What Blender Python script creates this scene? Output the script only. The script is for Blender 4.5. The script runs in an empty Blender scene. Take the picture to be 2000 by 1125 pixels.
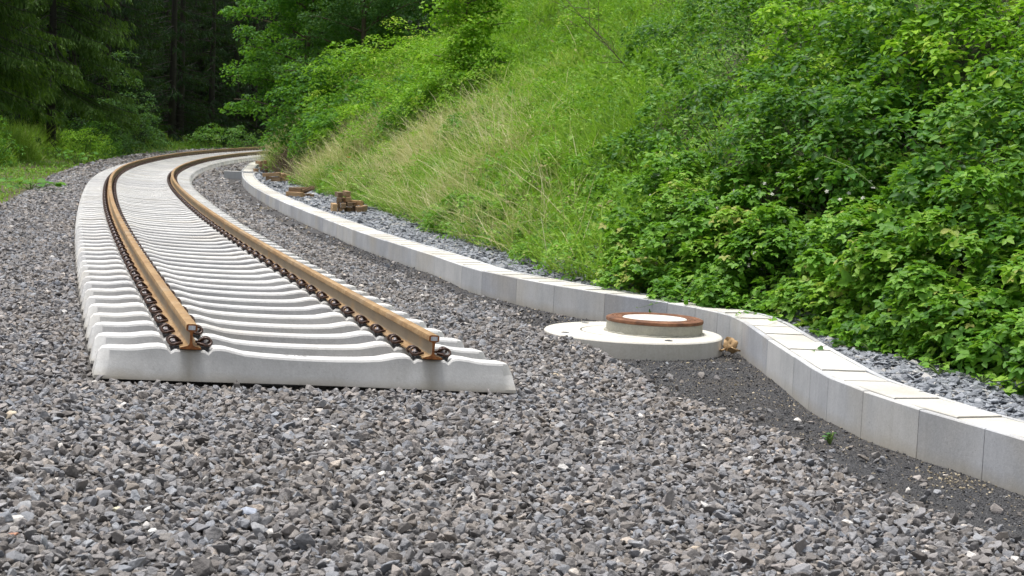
import bpy, bmesh, math, random
import numpy as np
from mathutils import Vector, Matrix
rng = np.random.default_rng(7)
random.seed(7)
C = bpy.context.scene.collection
SC = bpy.context.scene
# ------------------------------------------------------------------ camera, world, sun
FPX, PITCH, ROLL, HC = 3132.7, 4.9679, 2.4812, 1.5102
cd = bpy.data.cameras.new('camera'); cam = bpy.data.objects.new('camera', cd); C.objects.link(cam)
cd.sensor_width = 36; cd.lens = 36 * FPX / 2000; cd.clip_start = 0.1; cd.clip_end = 2000
cam.matrix_world = Matrix.Translation((0, 0, HC)) @ Matrix.Rotation(math.radians(90 - PITCH), 4, 'X') @ Matrix.Rotation(math.radians(ROLL), 4, 'Z')
SC.camera = cam
cd.dof.use_dof = True; cd.dof.focus_distance = 11.5; cd.dof.aperture_fstop = 11
w = bpy.data.worlds.new('World'); SC.world = w; w.use_nodes = True
nt = w.node_tree; nt.nodes.clear()
sky = nt.nodes.new('ShaderNodeTexSky'); sky.sky_type = 'NISHITA'; sky.sun_disc = False
SUN_EL, SUN_AZ = 77, 300          # azimuth measured clockwise from +Y
sky.sun_elevation = math.radians(SUN_EL); sky.sun_rotation = math.radians(SUN_AZ)
sky.air_density = 0.9; sky.dust_density = 5.0; sky.ozone_density = 1.0
bg = nt.nodes.new('ShaderNodeBackground'); bg.inputs['Strength'].default_value = 0.10
ow = nt.nodes.new('ShaderNodeOutputWorld')
hs = nt.nodes.new('ShaderNodeHueSaturation'); hs.inputs['Saturation'].default_value = .38      # thin overcast: a paler, greyer sky
nt.links.new(sky.outputs[0], hs.inputs['Color']); nt.links.new(hs.outputs[0], bg.inputs[0]); nt.links.new(bg.outputs[0], ow.inputs[0])
sd = bpy.data.lights.new('sun', 'SUN'); sd.energy = 1.5; sd.angle = math.radians(14); sd.color = (1, .975, .93)
sun = bpy.data.objects.new('sun', sd); C.objects.link(sun)
_a, _e = math.radians(SUN_AZ), math.radians(SUN_EL)
sdir = Vector((math.sin(_a) * math.cos(_e), math.cos(_a) * math.cos(_e), math.sin(_e)))
sun.rotation_euler = sdir.to_track_quat('Z', 'Y').to_euler(); sun.location = (0, 0, 40)
SC.view_settings.view_transform = 'Standard'; SC.view_settings.look = 'None'
SC.view_settings.gamma = 1; SC.view_settings.exposure = 0.93; SC.view_settings.use_curve_mapping = False
SC.cycles.use_denoising = True
SC.cycles.max_bounces = 6; SC.cycles.diffuse_bounces = 3; SC.cycles.glossy_bounces = 2; SC.cycles.transmission_bounces = 3; SC.cycles.transparent_max_bounces = 4

# ------------------------------------------------------------------ tags
def tag(o, label=None, cat=None, group=None, kind=None):
    if label: o['label'] = label
    if cat: o['category'] = cat
    if group: o['group'] = group
    if kind: o['kind'] = kind
    return o
def link(name, me, parent=None, loc=None):
    o = bpy.data.objects.new(name, me); C.objects.link(o)
    if parent is not None: o.parent = parent
    if loc is not None: o.location = loc
    return o
def empty(name, loc, rz=0):
    o = bpy.data.objects.new(name, None); C.objects.link(o); o.location = loc; o.rotation_euler = (0, 0, rz); return o

# ------------------------------------------------------------------ material helpers
class N:
    def __init__(s, name):
        s.m = bpy.data.materials.new(name); s.m.use_nodes = True
        s.t = s.m.node_tree; s.t.nodes.clear()
        s.out = s.n('ShaderNodeOutputMaterial'); s.b = s.n('ShaderNodeBsdfPrincipled')
        s.l(s.b.outputs[0], s.out.inputs[0])
    def n(s, k, **kw):
        x = s.t.nodes.new(k)
        for a, v in kw.items(): setattr(x, a, v)
        return x
    def l(s, a, b): s.t.links.new(a, b)
    def coord(s, kind='Object', scale=(1, 1, 1)):
        tc = s.n('ShaderNodeTexCoord'); mp = s.n('ShaderNodeMapping'); mp.inputs['Scale'].default_value = scale
        s.l(tc.outputs[kind], mp.inputs[0]); return mp.outputs[0]
    def pos(s, scale=(1, 1, 1)):
        g = s.n('ShaderNodeNewGeometry'); mp = s.n('ShaderNodeMapping'); mp.inputs['Scale'].default_value = scale
        s.l(g.outputs['Position'], mp.inputs[0]); return mp.outputs[0]
    def noise(s, vec, scale, detail=4, rough=.55):
        x = s.n('ShaderNodeTexNoise'); x.inputs['Scale'].default_value = scale; x.inputs['Detail'].default_value = detail
        x.inputs['Roughness'].default_value = rough
        if vec is not None: s.l(vec, x.inputs['Vector'])
        return x.outputs['Fac']
    def voro(s, vec, scale, feature='F1'):
        x = s.n('ShaderNodeTexVoronoi'); x.inputs['Scale'].default_value = scale; x.feature = feature
        if vec is not None: s.l(vec, x.inputs['Vector'])
        return x
    def ramp(s, fac, stops):
        x = s.n('ShaderNodeValToRGB'); e = x.color_ramp.elements
        e[0].position = stops[0][0]; e[0].color = (*stops[0][1], 1)
        e[1].position = stops[-1][0]; e[1].color = (*stops[-1][1], 1)
        for p_, c_ in stops[1:-1]:
            q = e.new(p_); q.color = (*c_, 1)
        s.l(fac, x.inputs[0]); return x.outputs[0]
    def mix(s, fac, a, b, mode='MIX'):
        x = s.n('ShaderNodeMix', data_type='RGBA', blend_type=mode)
        for v, i in ((fac, 0), (a, 6), (b, 7)):
            if isinstance(v, (int, float)): x.inputs[i].default_value = v
            elif isinstance(v, tuple): x.inputs[i].default_value = (*v, 1)
            else: s.l(v, x.inputs[i])
        return x.outputs[2]
    def math(s, op, a, b=0.):
        x = s.n('ShaderNodeMath', operation=op)
        for v, i in ((a, 0), (b, 1)):
            if isinstance(v, (int, float)): x.inputs[i].default_value = v
            else: s.l(v, x.inputs[i])
        return x.outputs[0]
    def bump(s, h, strength=.3, dist=.01):
        x = s.n('ShaderNodeBump'); x.inputs['Strength'].default_value = strength; x.inputs['Distance'].default_value = dist
        s.l(h, x.inputs['Height']); s.l(x.outputs[0], s.b.inputs['Normal'])
    def attr(s, name, kind='GEOMETRY'):
        x = s.n('ShaderNodeAttribute'); x.attribute_name = name; x.attribute_type = kind; return x
    def col(s, c):
        if isinstance(c, tuple): s.b.inputs['Base Color'].default_value = (*c, 1)
        else: s.l(c, s.b.inputs['Base Color'])
    def rough(s, r): s.b.inputs['Roughness'].default_value = r
    def rnd(s):
        return s.n('ShaderNodeObjectInfo').outputs['Random']

def concrete(name, lo, hi, stain=(.42, .38, .30), stain_amt=.35, low_z=None, pores=.5, var=.0, seat=False):
    k = N(name); P = k.pos()
    c = k.ramp(k.noise(P, 2.2, 5, .6), [(.3, lo), (.7, hi)])
    c = k.mix(k.math('MULTIPLY', k.ramp(k.noise(P, .9, 3), [(.5, (0, 0, 0)), (.72, (1, 1, 1))]), stain_amt), c, stain)
    f = k.noise(P, 60, 3, .7); c = k.mix(.35, c, k.ramp(f, [(.3, (.35, .35, .35)), (.7, (.65, .65, .65))]), 'OVERLAY')
    # vertical run marks
    v = k.noise(k.pos((9, 9, .8)), 3, 3); c = k.mix(.12, c, k.ramp(v, [(.35, (.3, .3, .3)), (.65, (.62, .62, .62))]), 'OVERLAY')
    pv = k.voro(P, 34); pr = k.noise(P, 7, 2)
    hole = k.math('MULTIPLY', k.math('LESS_THAN', pv.outputs['Distance'], .085), k.math('GREATER_THAN', pr, .56))
    c = k.mix(k.math('MULTIPLY', hole, pores), c, (.13, .125, .12))
    if var:
        c = k.mix(var, c, k.ramp(k.rnd(), [(0, (.33, .33, .36)), (.5, (.5, .5, .5)), (1, (.68, .66, .62))]), 'OVERLAY')
    if low_z is not None:   # earth stain along the foot of the piece, a soil mark on the material
        g = k.n('ShaderNodeTexCoord'); sx = k.n('ShaderNodeSeparateXYZ'); k.l(g.outputs['Object'], sx.inputs[0])
        z = k.math('ADD', sx.outputs[2], k.math('MULTIPLY', k.noise(P, 5, 3), .08))
        mr = k.n('ShaderNodeMapRange'); mr.inputs[1].default_value = low_z[0]; mr.inputs[2].default_value = low_z[1]; mr.inputs[3].default_value = .75; mr.inputs[4].default_value = 0
        k.l(z, mr.inputs[0]); c = k.mix(mr.outputs[0], c, (.40, .35, .26))
    if seat:   # rusty dirt and the rail's shadow, both put into the colour under the seats
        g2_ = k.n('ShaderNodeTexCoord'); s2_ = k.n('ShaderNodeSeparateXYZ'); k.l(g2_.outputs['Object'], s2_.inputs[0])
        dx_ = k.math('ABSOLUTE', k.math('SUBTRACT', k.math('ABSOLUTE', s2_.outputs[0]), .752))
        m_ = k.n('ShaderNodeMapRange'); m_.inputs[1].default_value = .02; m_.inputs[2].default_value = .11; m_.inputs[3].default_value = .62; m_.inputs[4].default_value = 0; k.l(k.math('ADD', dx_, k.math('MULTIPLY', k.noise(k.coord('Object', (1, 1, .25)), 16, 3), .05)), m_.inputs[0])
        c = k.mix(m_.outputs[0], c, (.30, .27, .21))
    k.col(c); k.rough(.85)
    k.bump(k.math('SUBTRACT', k.noise(P, 90, 4, .7), hole), .35, .004)
    return k.m
M = {}
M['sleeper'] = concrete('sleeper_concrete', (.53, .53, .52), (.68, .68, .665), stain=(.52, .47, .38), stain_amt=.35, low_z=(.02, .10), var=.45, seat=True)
M['trough'] = concrete('trough_concrete', (.42, .435, .45), (.57, .58, .59), stain=(.50, .465, .39), stain_amt=.7, low_z=(-.215, -.09), pores=.8, var=.45)
M['lid'] = concrete('lid_concrete', (.55, .53, .48), (.67, .655, .61), stain=(.40, .37, .29), stain_amt=.6, pores=.5, var=.3)
M['slab'] = concrete('manhole_concrete', (.57, .55, .49), (.68, .66, .60), stain=(.55, .50, .40), stain_amt=.35, pores=.8)
M['neck'] = concrete('neck_concrete', (.30, .30, .26), (.44, .42, .34), stain=(.46, .36, .18), stain_amt=.6, pores=.6)
M['cover'] = concrete('cover_concrete', (.62, .60, .54), (.72, .70, .65), stain=(.6, .57, .48), stain_amt=.3, pores=.5)

k = N('rusty_rail'); P = k.coord('Object')
c = k.ramp(k.noise(P, 3.0, 6, .65), [(.28, (.23, .135, .06)), (.5, (.37, .235, .105)), (.72, (.50, .36, .20))])
c = k.mix(k.math('MULTIPLY', k.ramp(k.noise(P, 25, 4, .7), [(.45, (0, 0, 0)), (.66, (1, 1, 1))]), .75), c, (.22, .115, .05))
c = k.mix(k.math('MULTIPLY', k.ramp(k.noise(P, 1.1, 3), [(.5, (0, 0, 0)), (.7, (1, 1, 1))]), .45), c, (.33, .28, .21))
k.col(c); k.rough(.72); k.b.inputs['Metallic'].default_value = .15; k.bump(k.noise(P, 140, 3), .25, .002); M['rail'] = k.m
k = N('grey_rust_web'); P = k.coord('Object')
c = k.ramp(k.noise(P, 2.5, 5, .6), [(.3, (.27, .23, .17)), (.55, (.34, .27, .18)), (.7, (.42, .27, .13))])
k.col(c); k.rough(.8); k.bump(k.noise(P, 120, 3), .3, .002); M['web'] = k.m
k = N('cut_rail_end'); P = k.coord('Object')
c = k.ramp(k.noise(P, 40, 5, .6), [(.3, (.16, .055, .018)), (.6, (.36, .13, .035)), (.75, (.45, .20, .07))])
k.col(c); k.rough(.85); k.bump(k.noise(P, 200, 3), .3, .002); M['railend'] = k.m
k = N('clip_steel'); P = k.coord('Object')
k.col(k.ramp(k.noise(P, 40, 3), [(.35, (.028, .015, .012)), (.7, (.11, .055, .035))])); k.rough(.35); k.b.inputs['Metallic'].default_value = .3; M['clip'] = k.m
k = N('screw_steel'); P = k.coord('Object')
k.col(k.ramp(k.noise(P, 60, 3), [(.35, (.16, .13, .13)), (.7, (.34, .31, .32))])); k.rough(.5); k.b.inputs['Metallic'].default_value = .4; M['screw'] = k.m
k = N('plate_plastic'); k.col((.035, .036, .040)); k.rough(.5); M['plate'] = k.m
k = N('rubber_pad'); k.col((.03, .028, .026)); k.rough(.8); M['pad'] = k.m
k = N('label_paper'); P = k.coord('Object', (1, 1, 1))
v = k.n('ShaderNodeTexBrick'); v.inputs['Scale'].default_value = 110; v.inputs['Mortar Size'].default_value = .03
v.inputs['Color1'].default_value = (.75, .77, .8, 1); v.inputs['Color2'].default_value = (.42, .45, .5, 1); v.inputs['Mortar'].default_value = (.8, .8, .82, 1); k.l(P, v.inputs[0])
k.col(v.outputs[0]); k.rough(.5); M['label'] = k.m
k = N('iron_ring'); P = k.coord('Object')
c = k.ramp(k.noise(P, 9, 6, .65), [(.3, (.085, .042, .026)), (.5, (.20, .088, .044)), (.7, (.31, .16, .085))])
k.col(c); k.rough(.85); k.bump(k.noise(P, 70, 4), .4, .003); M['ring'] = k.m
k = N('timber'); P = k.coord('Object', (1, 14, 14))
c = k.ramp(k.noise(P, 4, 5, .6), [(.3, (.20, .14, .085)), (.55, (.40, .29, .18)), (.75, (.56, .45, .31))])
c = k.mix(.85, c, k.ramp(k.rnd(), [(0, (.16, .14, .12)), (.4, (.40, .36, .31)), (.7, (.55, .48, .40)), (1, (.74, .66, .52))]), 'OVERLAY')
k.col(c); k.rough(.85); k.bump(k.noise(P, 12, 3), .3, .004); M['timber'] = k.m

def stone_mat(name, stops, patch=False, bump=.6):
    k = N(name); a = k.attr('tint', 'INSTANCER').outputs['Fac']
    c = k.ramp(a, stops); P = k.coord('Object')
    c = k.mix(.28, c, k.ramp(k.noise(P, 1.6, 4, .6), [(.3, (.34, .34, .34)), (.7, (.66, .66, .66))]), 'OVERLAY')
    if patch: c = k.mix(.42, c, k.ramp(k.noise(k.pos(), .55, 4, .6), [(.35, (.49, .49, .50)), (.5, (.555, .53, .505)), (.66, (.62, .56, .49))]), 'OVERLAY')
    k.col(c); k.rough(.8); k.bump(k.noise(P, 3.5, 4), bump * .45, .10); return k.m
g_ = lambda r, g, b: (r, g, b)
M['ballast'] = stone_mat('ballast_stone', [(0, g_(0.090, 0.088, 0.090)), (.13, g_(0.153, 0.140, 0.131)), (.26, g_(0.194, 0.196, 0.205)), (.38, g_(0.225, 0.200, 0.176)), (.5, g_(0.194, 0.207, 0.232)), (.62, g_(0.257, 0.236, 0.216)), (.74, g_(0.230, 0.248, 0.279)), (.85, g_(0.297, 0.270, 0.252)), (.955, g_(0.306, 0.329, 0.360)), (.98, g_(0.423, 0.369, 0.315)), (1, g_(0.630, 0.621, 0.603))], patch=True)
M['slate'] = stone_mat('slate_stone', [(0, g_(.13, .14, .155)), (.3, g_(.20, .215, .24)), (.6, g_(.27, .29, .32)), (.85, g_(.33, .35, .385)), (.96, g_(.36, .35, .33)), (1, g_(.5, .49, .47))])
M['grit'] = stone_mat('grit_stone', [(0, g_(.045, .045, .048)), (.5, g_(.095, .096, .103)), (.90, g_(.17, .17, .172)), (.96, g_(.36, .30, .20)), (1, g_(.6, .52, .38))])

def ground_mat(name, stops, scale=30, bump=.6, big=None):
    k = N(name); P = k.pos()
    c = k.ramp(k.noise(P, scale, 5, .7), stops)
    if big: c = k.mix(k.ramp(k.noise(P, big[0], 4), [(.42, (0, 0, 0)), (.6, (1, 1, 1))]), c, big[1])
    k.col(c); k.rough(.95); k.bump(k.noise(P, scale * 1.5, 5, .7), bump, .02); return k.m
M['bed'] = ground_mat('ballast_bed_mat', [(.3, (.03, .028, .027)), (.5, (.10, .095, .09)), (.7, (.20, .19, .185))], 26, 1)
M['path'] = ground_mat('path_mat', [(.3, (.035, .035, .037)), (.5, (.07, .07, .074)), (.72, (.15, .15, .152))], 75, 1, (2.2, (.085, .078, .072)))
M['strip'] = ground_mat('strip_mat', [(.3, (.04, .04, .045)), (.5, (.11, .115, .125)), (.7, (.2, .21, .23))], 26, 1)
M['bank'] = ground_mat('bank_mat', [(.3, (.022, .028, .010)), (.5, (.045, .055, .018)), (.7, (.08, .085, .03))], 12, 1)
M['thatch'] = ground_mat('thatch_mat', [(.3, (.07, .12, .02)), (.5, (.13, .20, .035)), (.7, (.20, .24, .07))], 12, 1)
M['scar'] = ground_mat('scar_mat', [(.3, (.05, .036, .026)), (.5, (.11, .08, .058)), (.7, (.19, .15, .11))], 8, 1)
M['verge'] = ground_mat('verge_mat', [(.3, (.045, .035, .018)), (.5, (.085, .075, .032)), (.7, (.11, .12, .045))], 9, 1)
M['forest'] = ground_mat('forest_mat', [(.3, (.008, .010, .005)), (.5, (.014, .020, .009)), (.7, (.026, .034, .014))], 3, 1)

def leaf_mat(name, stops, rough=.5, trans=.35, spec=.28):
    k = N(name); a = k.attr('tint').outputs['Fac']
    c = k.ramp(a, stops); P = k.pos()
    c = k.mix(.3, c, k.ramp(k.noise(P, .9, 3), [(.35, (.36, .36, .36)), (.65, (.64, .64, .64))]), 'OVERLAY')
    k.col(c); k.rough(rough + .1); k.b.inputs['Specular IOR Level'].default_value = spec
    if trans:
        tr = k.n('ShaderNodeBsdfTranslucent'); k.l(k.mix(.6, c, (.5, .75, .1), 'MULTIPLY'), tr.inputs[0])
        k.l(k.mix(.6, c, (.22, .45, .02)), tr.inputs[0])
        ms = k.n('ShaderNodeMixShader'); ms.inputs[0].default_value = trans
        k.l(k.b.outputs[0], ms.inputs[1]); k.l(tr.outputs[0], ms.inputs[2]); k.l(ms.outputs[0], k.out.inputs[0])
    return k.m
M['bramble'] = leaf_mat('bramble_leaf', [(0, (0.032, 0.11, 0.012)), (0.35, (0.105, 0.275, 0.022)), (0.65, (0.2, 0.41, 0.04)), (0.9, (0.31, 0.49, 0.06)), (1, (0.42, 0.43, 0.11))], .42)
M['darkleaf'] = leaf_mat('dark_shrub_leaf', [(0, (0.02, 0.08, 0.012)), (0.4, (0.06, 0.19, 0.024)), (0.75, (0.13, 0.31, 0.04)), (1, (0.24, 0.4, 0.07))], .4)
M['lightleaf'] = leaf_mat('light_shrub_leaf', [(0, (0.08, 0.22, 0.014)), (0.4, (0.2, 0.42, 0.022)), (0.75, (0.33, 0.55, 0.035)), (1, (0.46, 0.54, 0.08))], .5, .4)
M['treeleaf'] = leaf_mat('tree_leaf', [(0, (0.024, 0.105, 0.013)), (0.4, (0.06, 0.205, 0.02)), (0.8, (0.12, 0.31, 0.032)), (1, (0.19, 0.37, 0.05))], .5, .4)
M['willow'] = leaf_mat('greygreen_leaf', [(0, (0.028, 0.09, 0.026)), (0.5, (0.06, 0.17, 0.042)), (1, (0.12, 0.25, 0.07))], .5, .3)
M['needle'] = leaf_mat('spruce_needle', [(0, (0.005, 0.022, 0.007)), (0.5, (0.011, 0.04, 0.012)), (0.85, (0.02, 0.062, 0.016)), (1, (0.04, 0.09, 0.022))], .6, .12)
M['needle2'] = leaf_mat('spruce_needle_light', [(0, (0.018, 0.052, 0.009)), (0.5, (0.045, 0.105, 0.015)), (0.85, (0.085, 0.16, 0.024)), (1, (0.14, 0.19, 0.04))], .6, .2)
M['grass'] = leaf_mat('grass_blade', [(0, (0.09, 0.21, 0.016)), (0.4, (0.21, 0.355, 0.042)), (0.75, (0.34, 0.47, 0.078)), (0.93, (0.45, 0.54, 0.13)), (1, (0.58, 0.54, 0.28))], .5, .4)
M['dry'] = leaf_mat('dry_grass', [(0, (0.26, 0.28, 0.07)), (0.3, (0.48, 0.43, 0.18)), (0.7, (0.66, 0.58, 0.34)), (1, (0.8, 0.72, 0.5))], .6, .3)
M['weed'] = leaf_mat('weed_leaf', [(0, (0.045, 0.14, 0.016)), (0.45, (0.14, 0.32, 0.03)), (0.8, (0.26, 0.44, 0.05)), (0.95, (0.36, 0.48, 0.1)), (1, (0.34, 0.29, 0.13))], .5, .35)
M['petal'] = leaf_mat('white_petal', [(0, (.6, .6, .52)), (1, (.8, .8, .72))], .6, .2)
def flat(name, c, r=.6):
    k = N(name); P = k.coord('Object'); k.col(k.mix(.35, c, k.ramp(k.noise(P, 20, 3), [(.3, (.3, .3, .3)), (.7, (.7, .7, .7))]), 'OVERLAY')); k.rough(r); return k.m
M['bark'] = flat('bark', (.11, .085, .06), .9); M['sprucebark'] = flat('spruce_bark', (.032, .03, .024), .9)
M['orange'] = flat('orange_petal', (.85, .22, .03)); M['yellow'] = flat('yellow_petal', (.75, .6, .04))
M['deadleaf'] = flat('dead_leaf', (.42, .28, .14), .8); M['stemgreen'] = flat('green_stem', (.12, .2, .04))
M['straw'] = flat('straw_stem', (.42, .42, .17)); M['purple'] = flat('purple_petal', (.22, .14, .33))
M['ink'] = flat('dark_ink', (.10, .10, .10))

# ------------------------------------------------------------------ mesh helpers
def mesh_np(name, V, F, mat=None, tint=None, smooth=False, mats=None, midx=None):
    """F: (n,k) array or list of arrays with different k"""
    Fs = F if isinstance(F, list) else [F]
    Fs = [np.asarray(f, dtype=np.int64) for f in Fs if len(f)]
    me = bpy.data.meshes.new(name)
    V = np.asarray(V, dtype=np.float32)
    me.vertices.add(len(V)); me.vertices.foreach_set('co', V.ravel())
    nl = sum(f.size for f in Fs); nf = sum(len(f) for f in Fs)
    me.loops.add(nl); me.polygons.add(nf)
    me.loops.foreach_set('vertex_index', np.concatenate([f.ravel() for f in Fs]).astype(np.int32))
    tot = np.concatenate([np.full(len(f), f.shape[1]) for f in Fs]); st = np.concatenate([[0], np.cumsum(tot)[:-1]])
    me.polygons.foreach_set('loop_start', st.astype(np.int32)); me.polygons.foreach_set('loop_total', tot.astype(np.int32))
    if smooth: me.polygons.foreach_set('use_smooth', np.ones(nf, bool))
    for m_ in (mats or ([mat] if mat else [])): me.materials.append(m_)
    if midx is not None: me.polygons.foreach_set('material_index', np.asarray(midx, dtype=np.int32))
    if tint is not None:
        a = me.attributes.new('tint', 'FLOAT', 'POINT'); a.data.foreach_set('value', np.asarray(tint, dtype=np.float32))
    me.update(calc_edges=True); me.validate(verbose=False)
    return me
def norm(a): return a / (np.linalg.norm(a, axis=-1, keepdims=True) + 1e-9)
LEAF6 = (np.array([(0, 0, 0), (.5, 0, -.03), (1, 0, -.10), (.28, .5, .09), (.68, .40, .06), (.28, -.5, .09), (.68, -.40, .06)]),
         [np.array([(0, 1, 4, 3), (0, 5, 6, 1)]), np.array([(1, 2, 4), (1, 6, 2)])])
LEAF2 = (np.array([(0, 0, 0), (.45, .5, .07), (1, 0, -.08), (.45, -.5, .07)]), [np.array([(0, 2, 1), (0, 3, 2)])])
BLADE = (np.array([(0, .5, 0), (0, -.5, 0), (.4, .42, .0), (.4, -.42, .0), (.75, .28, -.10), (.75, -.28, -.10), (1, 0, -.24)]),
         [np.array([(0, 1, 3, 2), (2, 3, 5, 4)]), np.array([(4, 5, 6)])])
def scatter(tpl, P, A, Nn, L, W, tint):
    """place template at P with axis A, normal N, length L and width W; returns V, faces, tint"""
    T, Fs = tpl; A = norm(A); S = norm(np.cross(Nn, A)); Nn = np.cross(A, S)
    L = np.asarray(L)[:, None, None]; W = np.asarray(W)[:, None, None]
    V = P[:, None, :] + A[:, None, :] * T[None, :, 0:1] * L + S[:, None, :] * T[None, :, 1:2] * W + Nn[:, None, :] * T[None, :, 2:3] * L
    kk = len(T); off = (np.arange(len(P)) * kk)[:, None, None]
    F = [(f[None] + off).reshape(-1, f.shape[1]) for f in Fs]
    return V.reshape(-1, 3), F, np.repeat(tint, kk)
def merge(parts):
    Vs, Fd, Ts, o = [], {}, [], 0
    for V, F, t in parts:
        for f in F: Fd.setdefault(f.shape[1], []).append(f + o)
        Vs.append(V); Ts.append(t); o += len(V)
    return np.concatenate(Vs), [np.concatenate(v) for v in Fd.values()], np.concatenate(Ts)
def rand_dir(n, up=0.0):
    v = rng.normal(size=(n, 3)); v = norm(v); v[:, 2] += up; return norm(v)
def tube(path, radii, nseg=6, cap=True):
    path = np.asarray(path, float); n = len(path); radii = np.broadcast_to(np.asarray(radii, float), (n,))
    t = np.gradient(path, axis=0); t = norm(t)
    ref = np.array([0, 0, 1.]) if abs(t[0, 2]) < .9 else np.array([1., 0, 0])
    V = []
    x = norm(np.cross(ref, t[0]))
    for i in range(n):
        x = norm(x - t[i] * np.dot(x, t[i])); y = np.cross(t[i], x)
        for j in range(nseg):
            a = 2 * math.pi * j / nseg; V.append(path[i] + radii[i] * (math.cos(a) * x + math.sin(a) * y))
    F = [(i * nseg + j, i * nseg + (j + 1) % nseg, (i + 1) * nseg + (j + 1) % nseg, (i + 1) * nseg + j) for i in range(n - 1) for j in range(nseg)]
    return np.array(V), [np.array(F)], np.full(len(V), .5)
def bevel_box(sx, sy, sz, b, seg=1, loc=(0, 0, 0)):
    bm = bmesh.new(); bmesh.ops.create_cube(bm, size=1)
    bmesh.ops.scale(bm, vec=(sx, sy, sz), verts=bm.verts)
    bmesh.ops.bevel(bm, geom=bm.edges[:], offset=b, segments=seg, affect='EDGES')
    bmesh.ops.translate(bm, vec=loc, verts=bm.verts); return bm
def bm_mesh(bm, name, mat, smooth=False):
    me = bpy.data.meshes.new(name); bm.to_mesh(bm_ := me) if False else bm.to_mesh(me); bm.free()
    if mat: me.materials.append(mat)
    if smooth:
        for p_ in me.polygons: p_.use_smooth = True
    return me
def lathe(prof, nseg=64, mat=None, name='lathe', smooth=False):
    V = []; n = len(prof)
    for j in range(nseg):
        a = 2 * math.pi * j / nseg
        for (r_, z_) in prof: V.append((r_ * math.cos(a), r_ * math.sin(a), z_))
    F = [(j * n + i, ((j + 1) % nseg) * n + i, ((j + 1) % nseg) * n + i + 1, j * n + i + 1) for j in range(nseg) for i in range(n - 1)]
    return mesh_np(name, V, np.array(F), mat, smooth=smooth)
def vnoise(X, Y, f, seed=0):
    r = np.random.default_rng(seed); o = np.zeros_like(X)
    for i in range(9):
        a = r.uniform(0, 2 * math.pi); q = f * r.uniform(.6, 1.7); ph = r.uniform(0, 6.28)
        o = o + np.sin((X * math.cos(a) + Y * math.sin(a)) * q + ph + 1.3 * np.sin((X * math.sin(a) - Y * math.cos(a)) * q * .7 + ph * 2))
    return o / 9 * 2

# ------------------------------------------------------------------ the track line (clothoid) and the grade
KN = np.array([0, 8, 16, 24, 32, 40, 50, 60, 75.])
KV = np.array([0.0148, 0.0121, 0.0192, 0.0145, 0.0402, 0.0637, 0.0493, 0.0816, 0.0907]) / 10
DS = .05; SS = np.arange(-.3, 112, DS)
_k = np.interp(SS, KN, KV)
_h = np.concatenate([[0], np.cumsum((_k[1:] + _k[:-1]) / 2 * DS)]); i0 = int(round(.3 / DS)); HH = _h - _h[i0] + math.radians(-16.378)
TX = np.concatenate([[0], np.cumsum(np.sin((HH[1:] + HH[:-1]) / 2) * DS)]); TX += -1.2427 - TX[i0]
TY = np.concatenate([[0], np.cumsum(np.cos((HH[1:] + HH[:-1]) / 2) * DS)]); TY += 9.934 - TY[i0]
def grade(s):
    s = np.maximum(s, 0); q = np.minimum(s, 80) / 40
    return -.082 * q + .1984 * q * q + np.maximum(s - 80, 0) * .0178
def cant(s): return np.radians(2.0663 + .2683 * np.clip(s, 0, 90) / 20)
def tpt(s, lat, up):
    x = np.interp(s, SS, TX); y = np.interp(s, SS, TY); h = np.interp(s, SS, HH); c = cant(s)
    a = lat * np.cos(c) + up * np.sin(c)
    return np.stack([x + a * np.cos(h), y - a * np.sin(h), -lat * np.sin(c) + up * np.cos(c) + grade(s)], -1)
def polydist(X, Y, LX, LY):
    """signed distance (right positive) to a polyline and the index of the nearest piece"""
    X = np.asarray(X, float).ravel(); Y = np.asarray(Y, float).ravel()
    ax, ay = LX[:-1], LY[:-1]; dx, dy = np.diff(LX), np.diff(LY); l2 = dx * dx + dy * dy
    D = np.empty(len(X)); I = np.empty(len(X)); 
    for i in range(0, len(X), 8000):
        x = X[i:i + 8000, None]; y = Y[i:i + 8000, None]
        t = np.clip(((x - ax) * dx + (y - ay) * dy) / l2, 0, 1)
        ex = x - ax - t * dx; ey = y - ay - t * dy; d2 = ex * ex + ey * ey; k_ = d2.argmin(1); r_ = np.arange(len(k_))
        sg = np.sign(ex[r_, k_] * dy[k_] - ey[r_, k_] * dx[k_])
        D[i:i + 8000] = np.sqrt(d2[r_, k_]) * np.where(sg == 0, 1, sg); I[i:i + 8000] = k_ + t[r_, k_]
    return D, I
TLX, TLY, TLS = TX[::12], TY[::12], SS[::12]
_ex = 30.0   # straight run of the line towards the viewer, only to measure distances from
TLX = np.concatenate([[TLX[0] - math.sin(HH[0]) * _ex], TLX]); TLY = np.concatenate([[TLY[0] - math.cos(HH[0]) * _ex], TLY]); TLS = np.concatenate([[SS[0] - _ex], TLS])
def track_su(X, Y):
    u, i = polydist(X, Y, TLX, TLY); return np.interp(i, np.arange(len(TLS)), TLS), u
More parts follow.
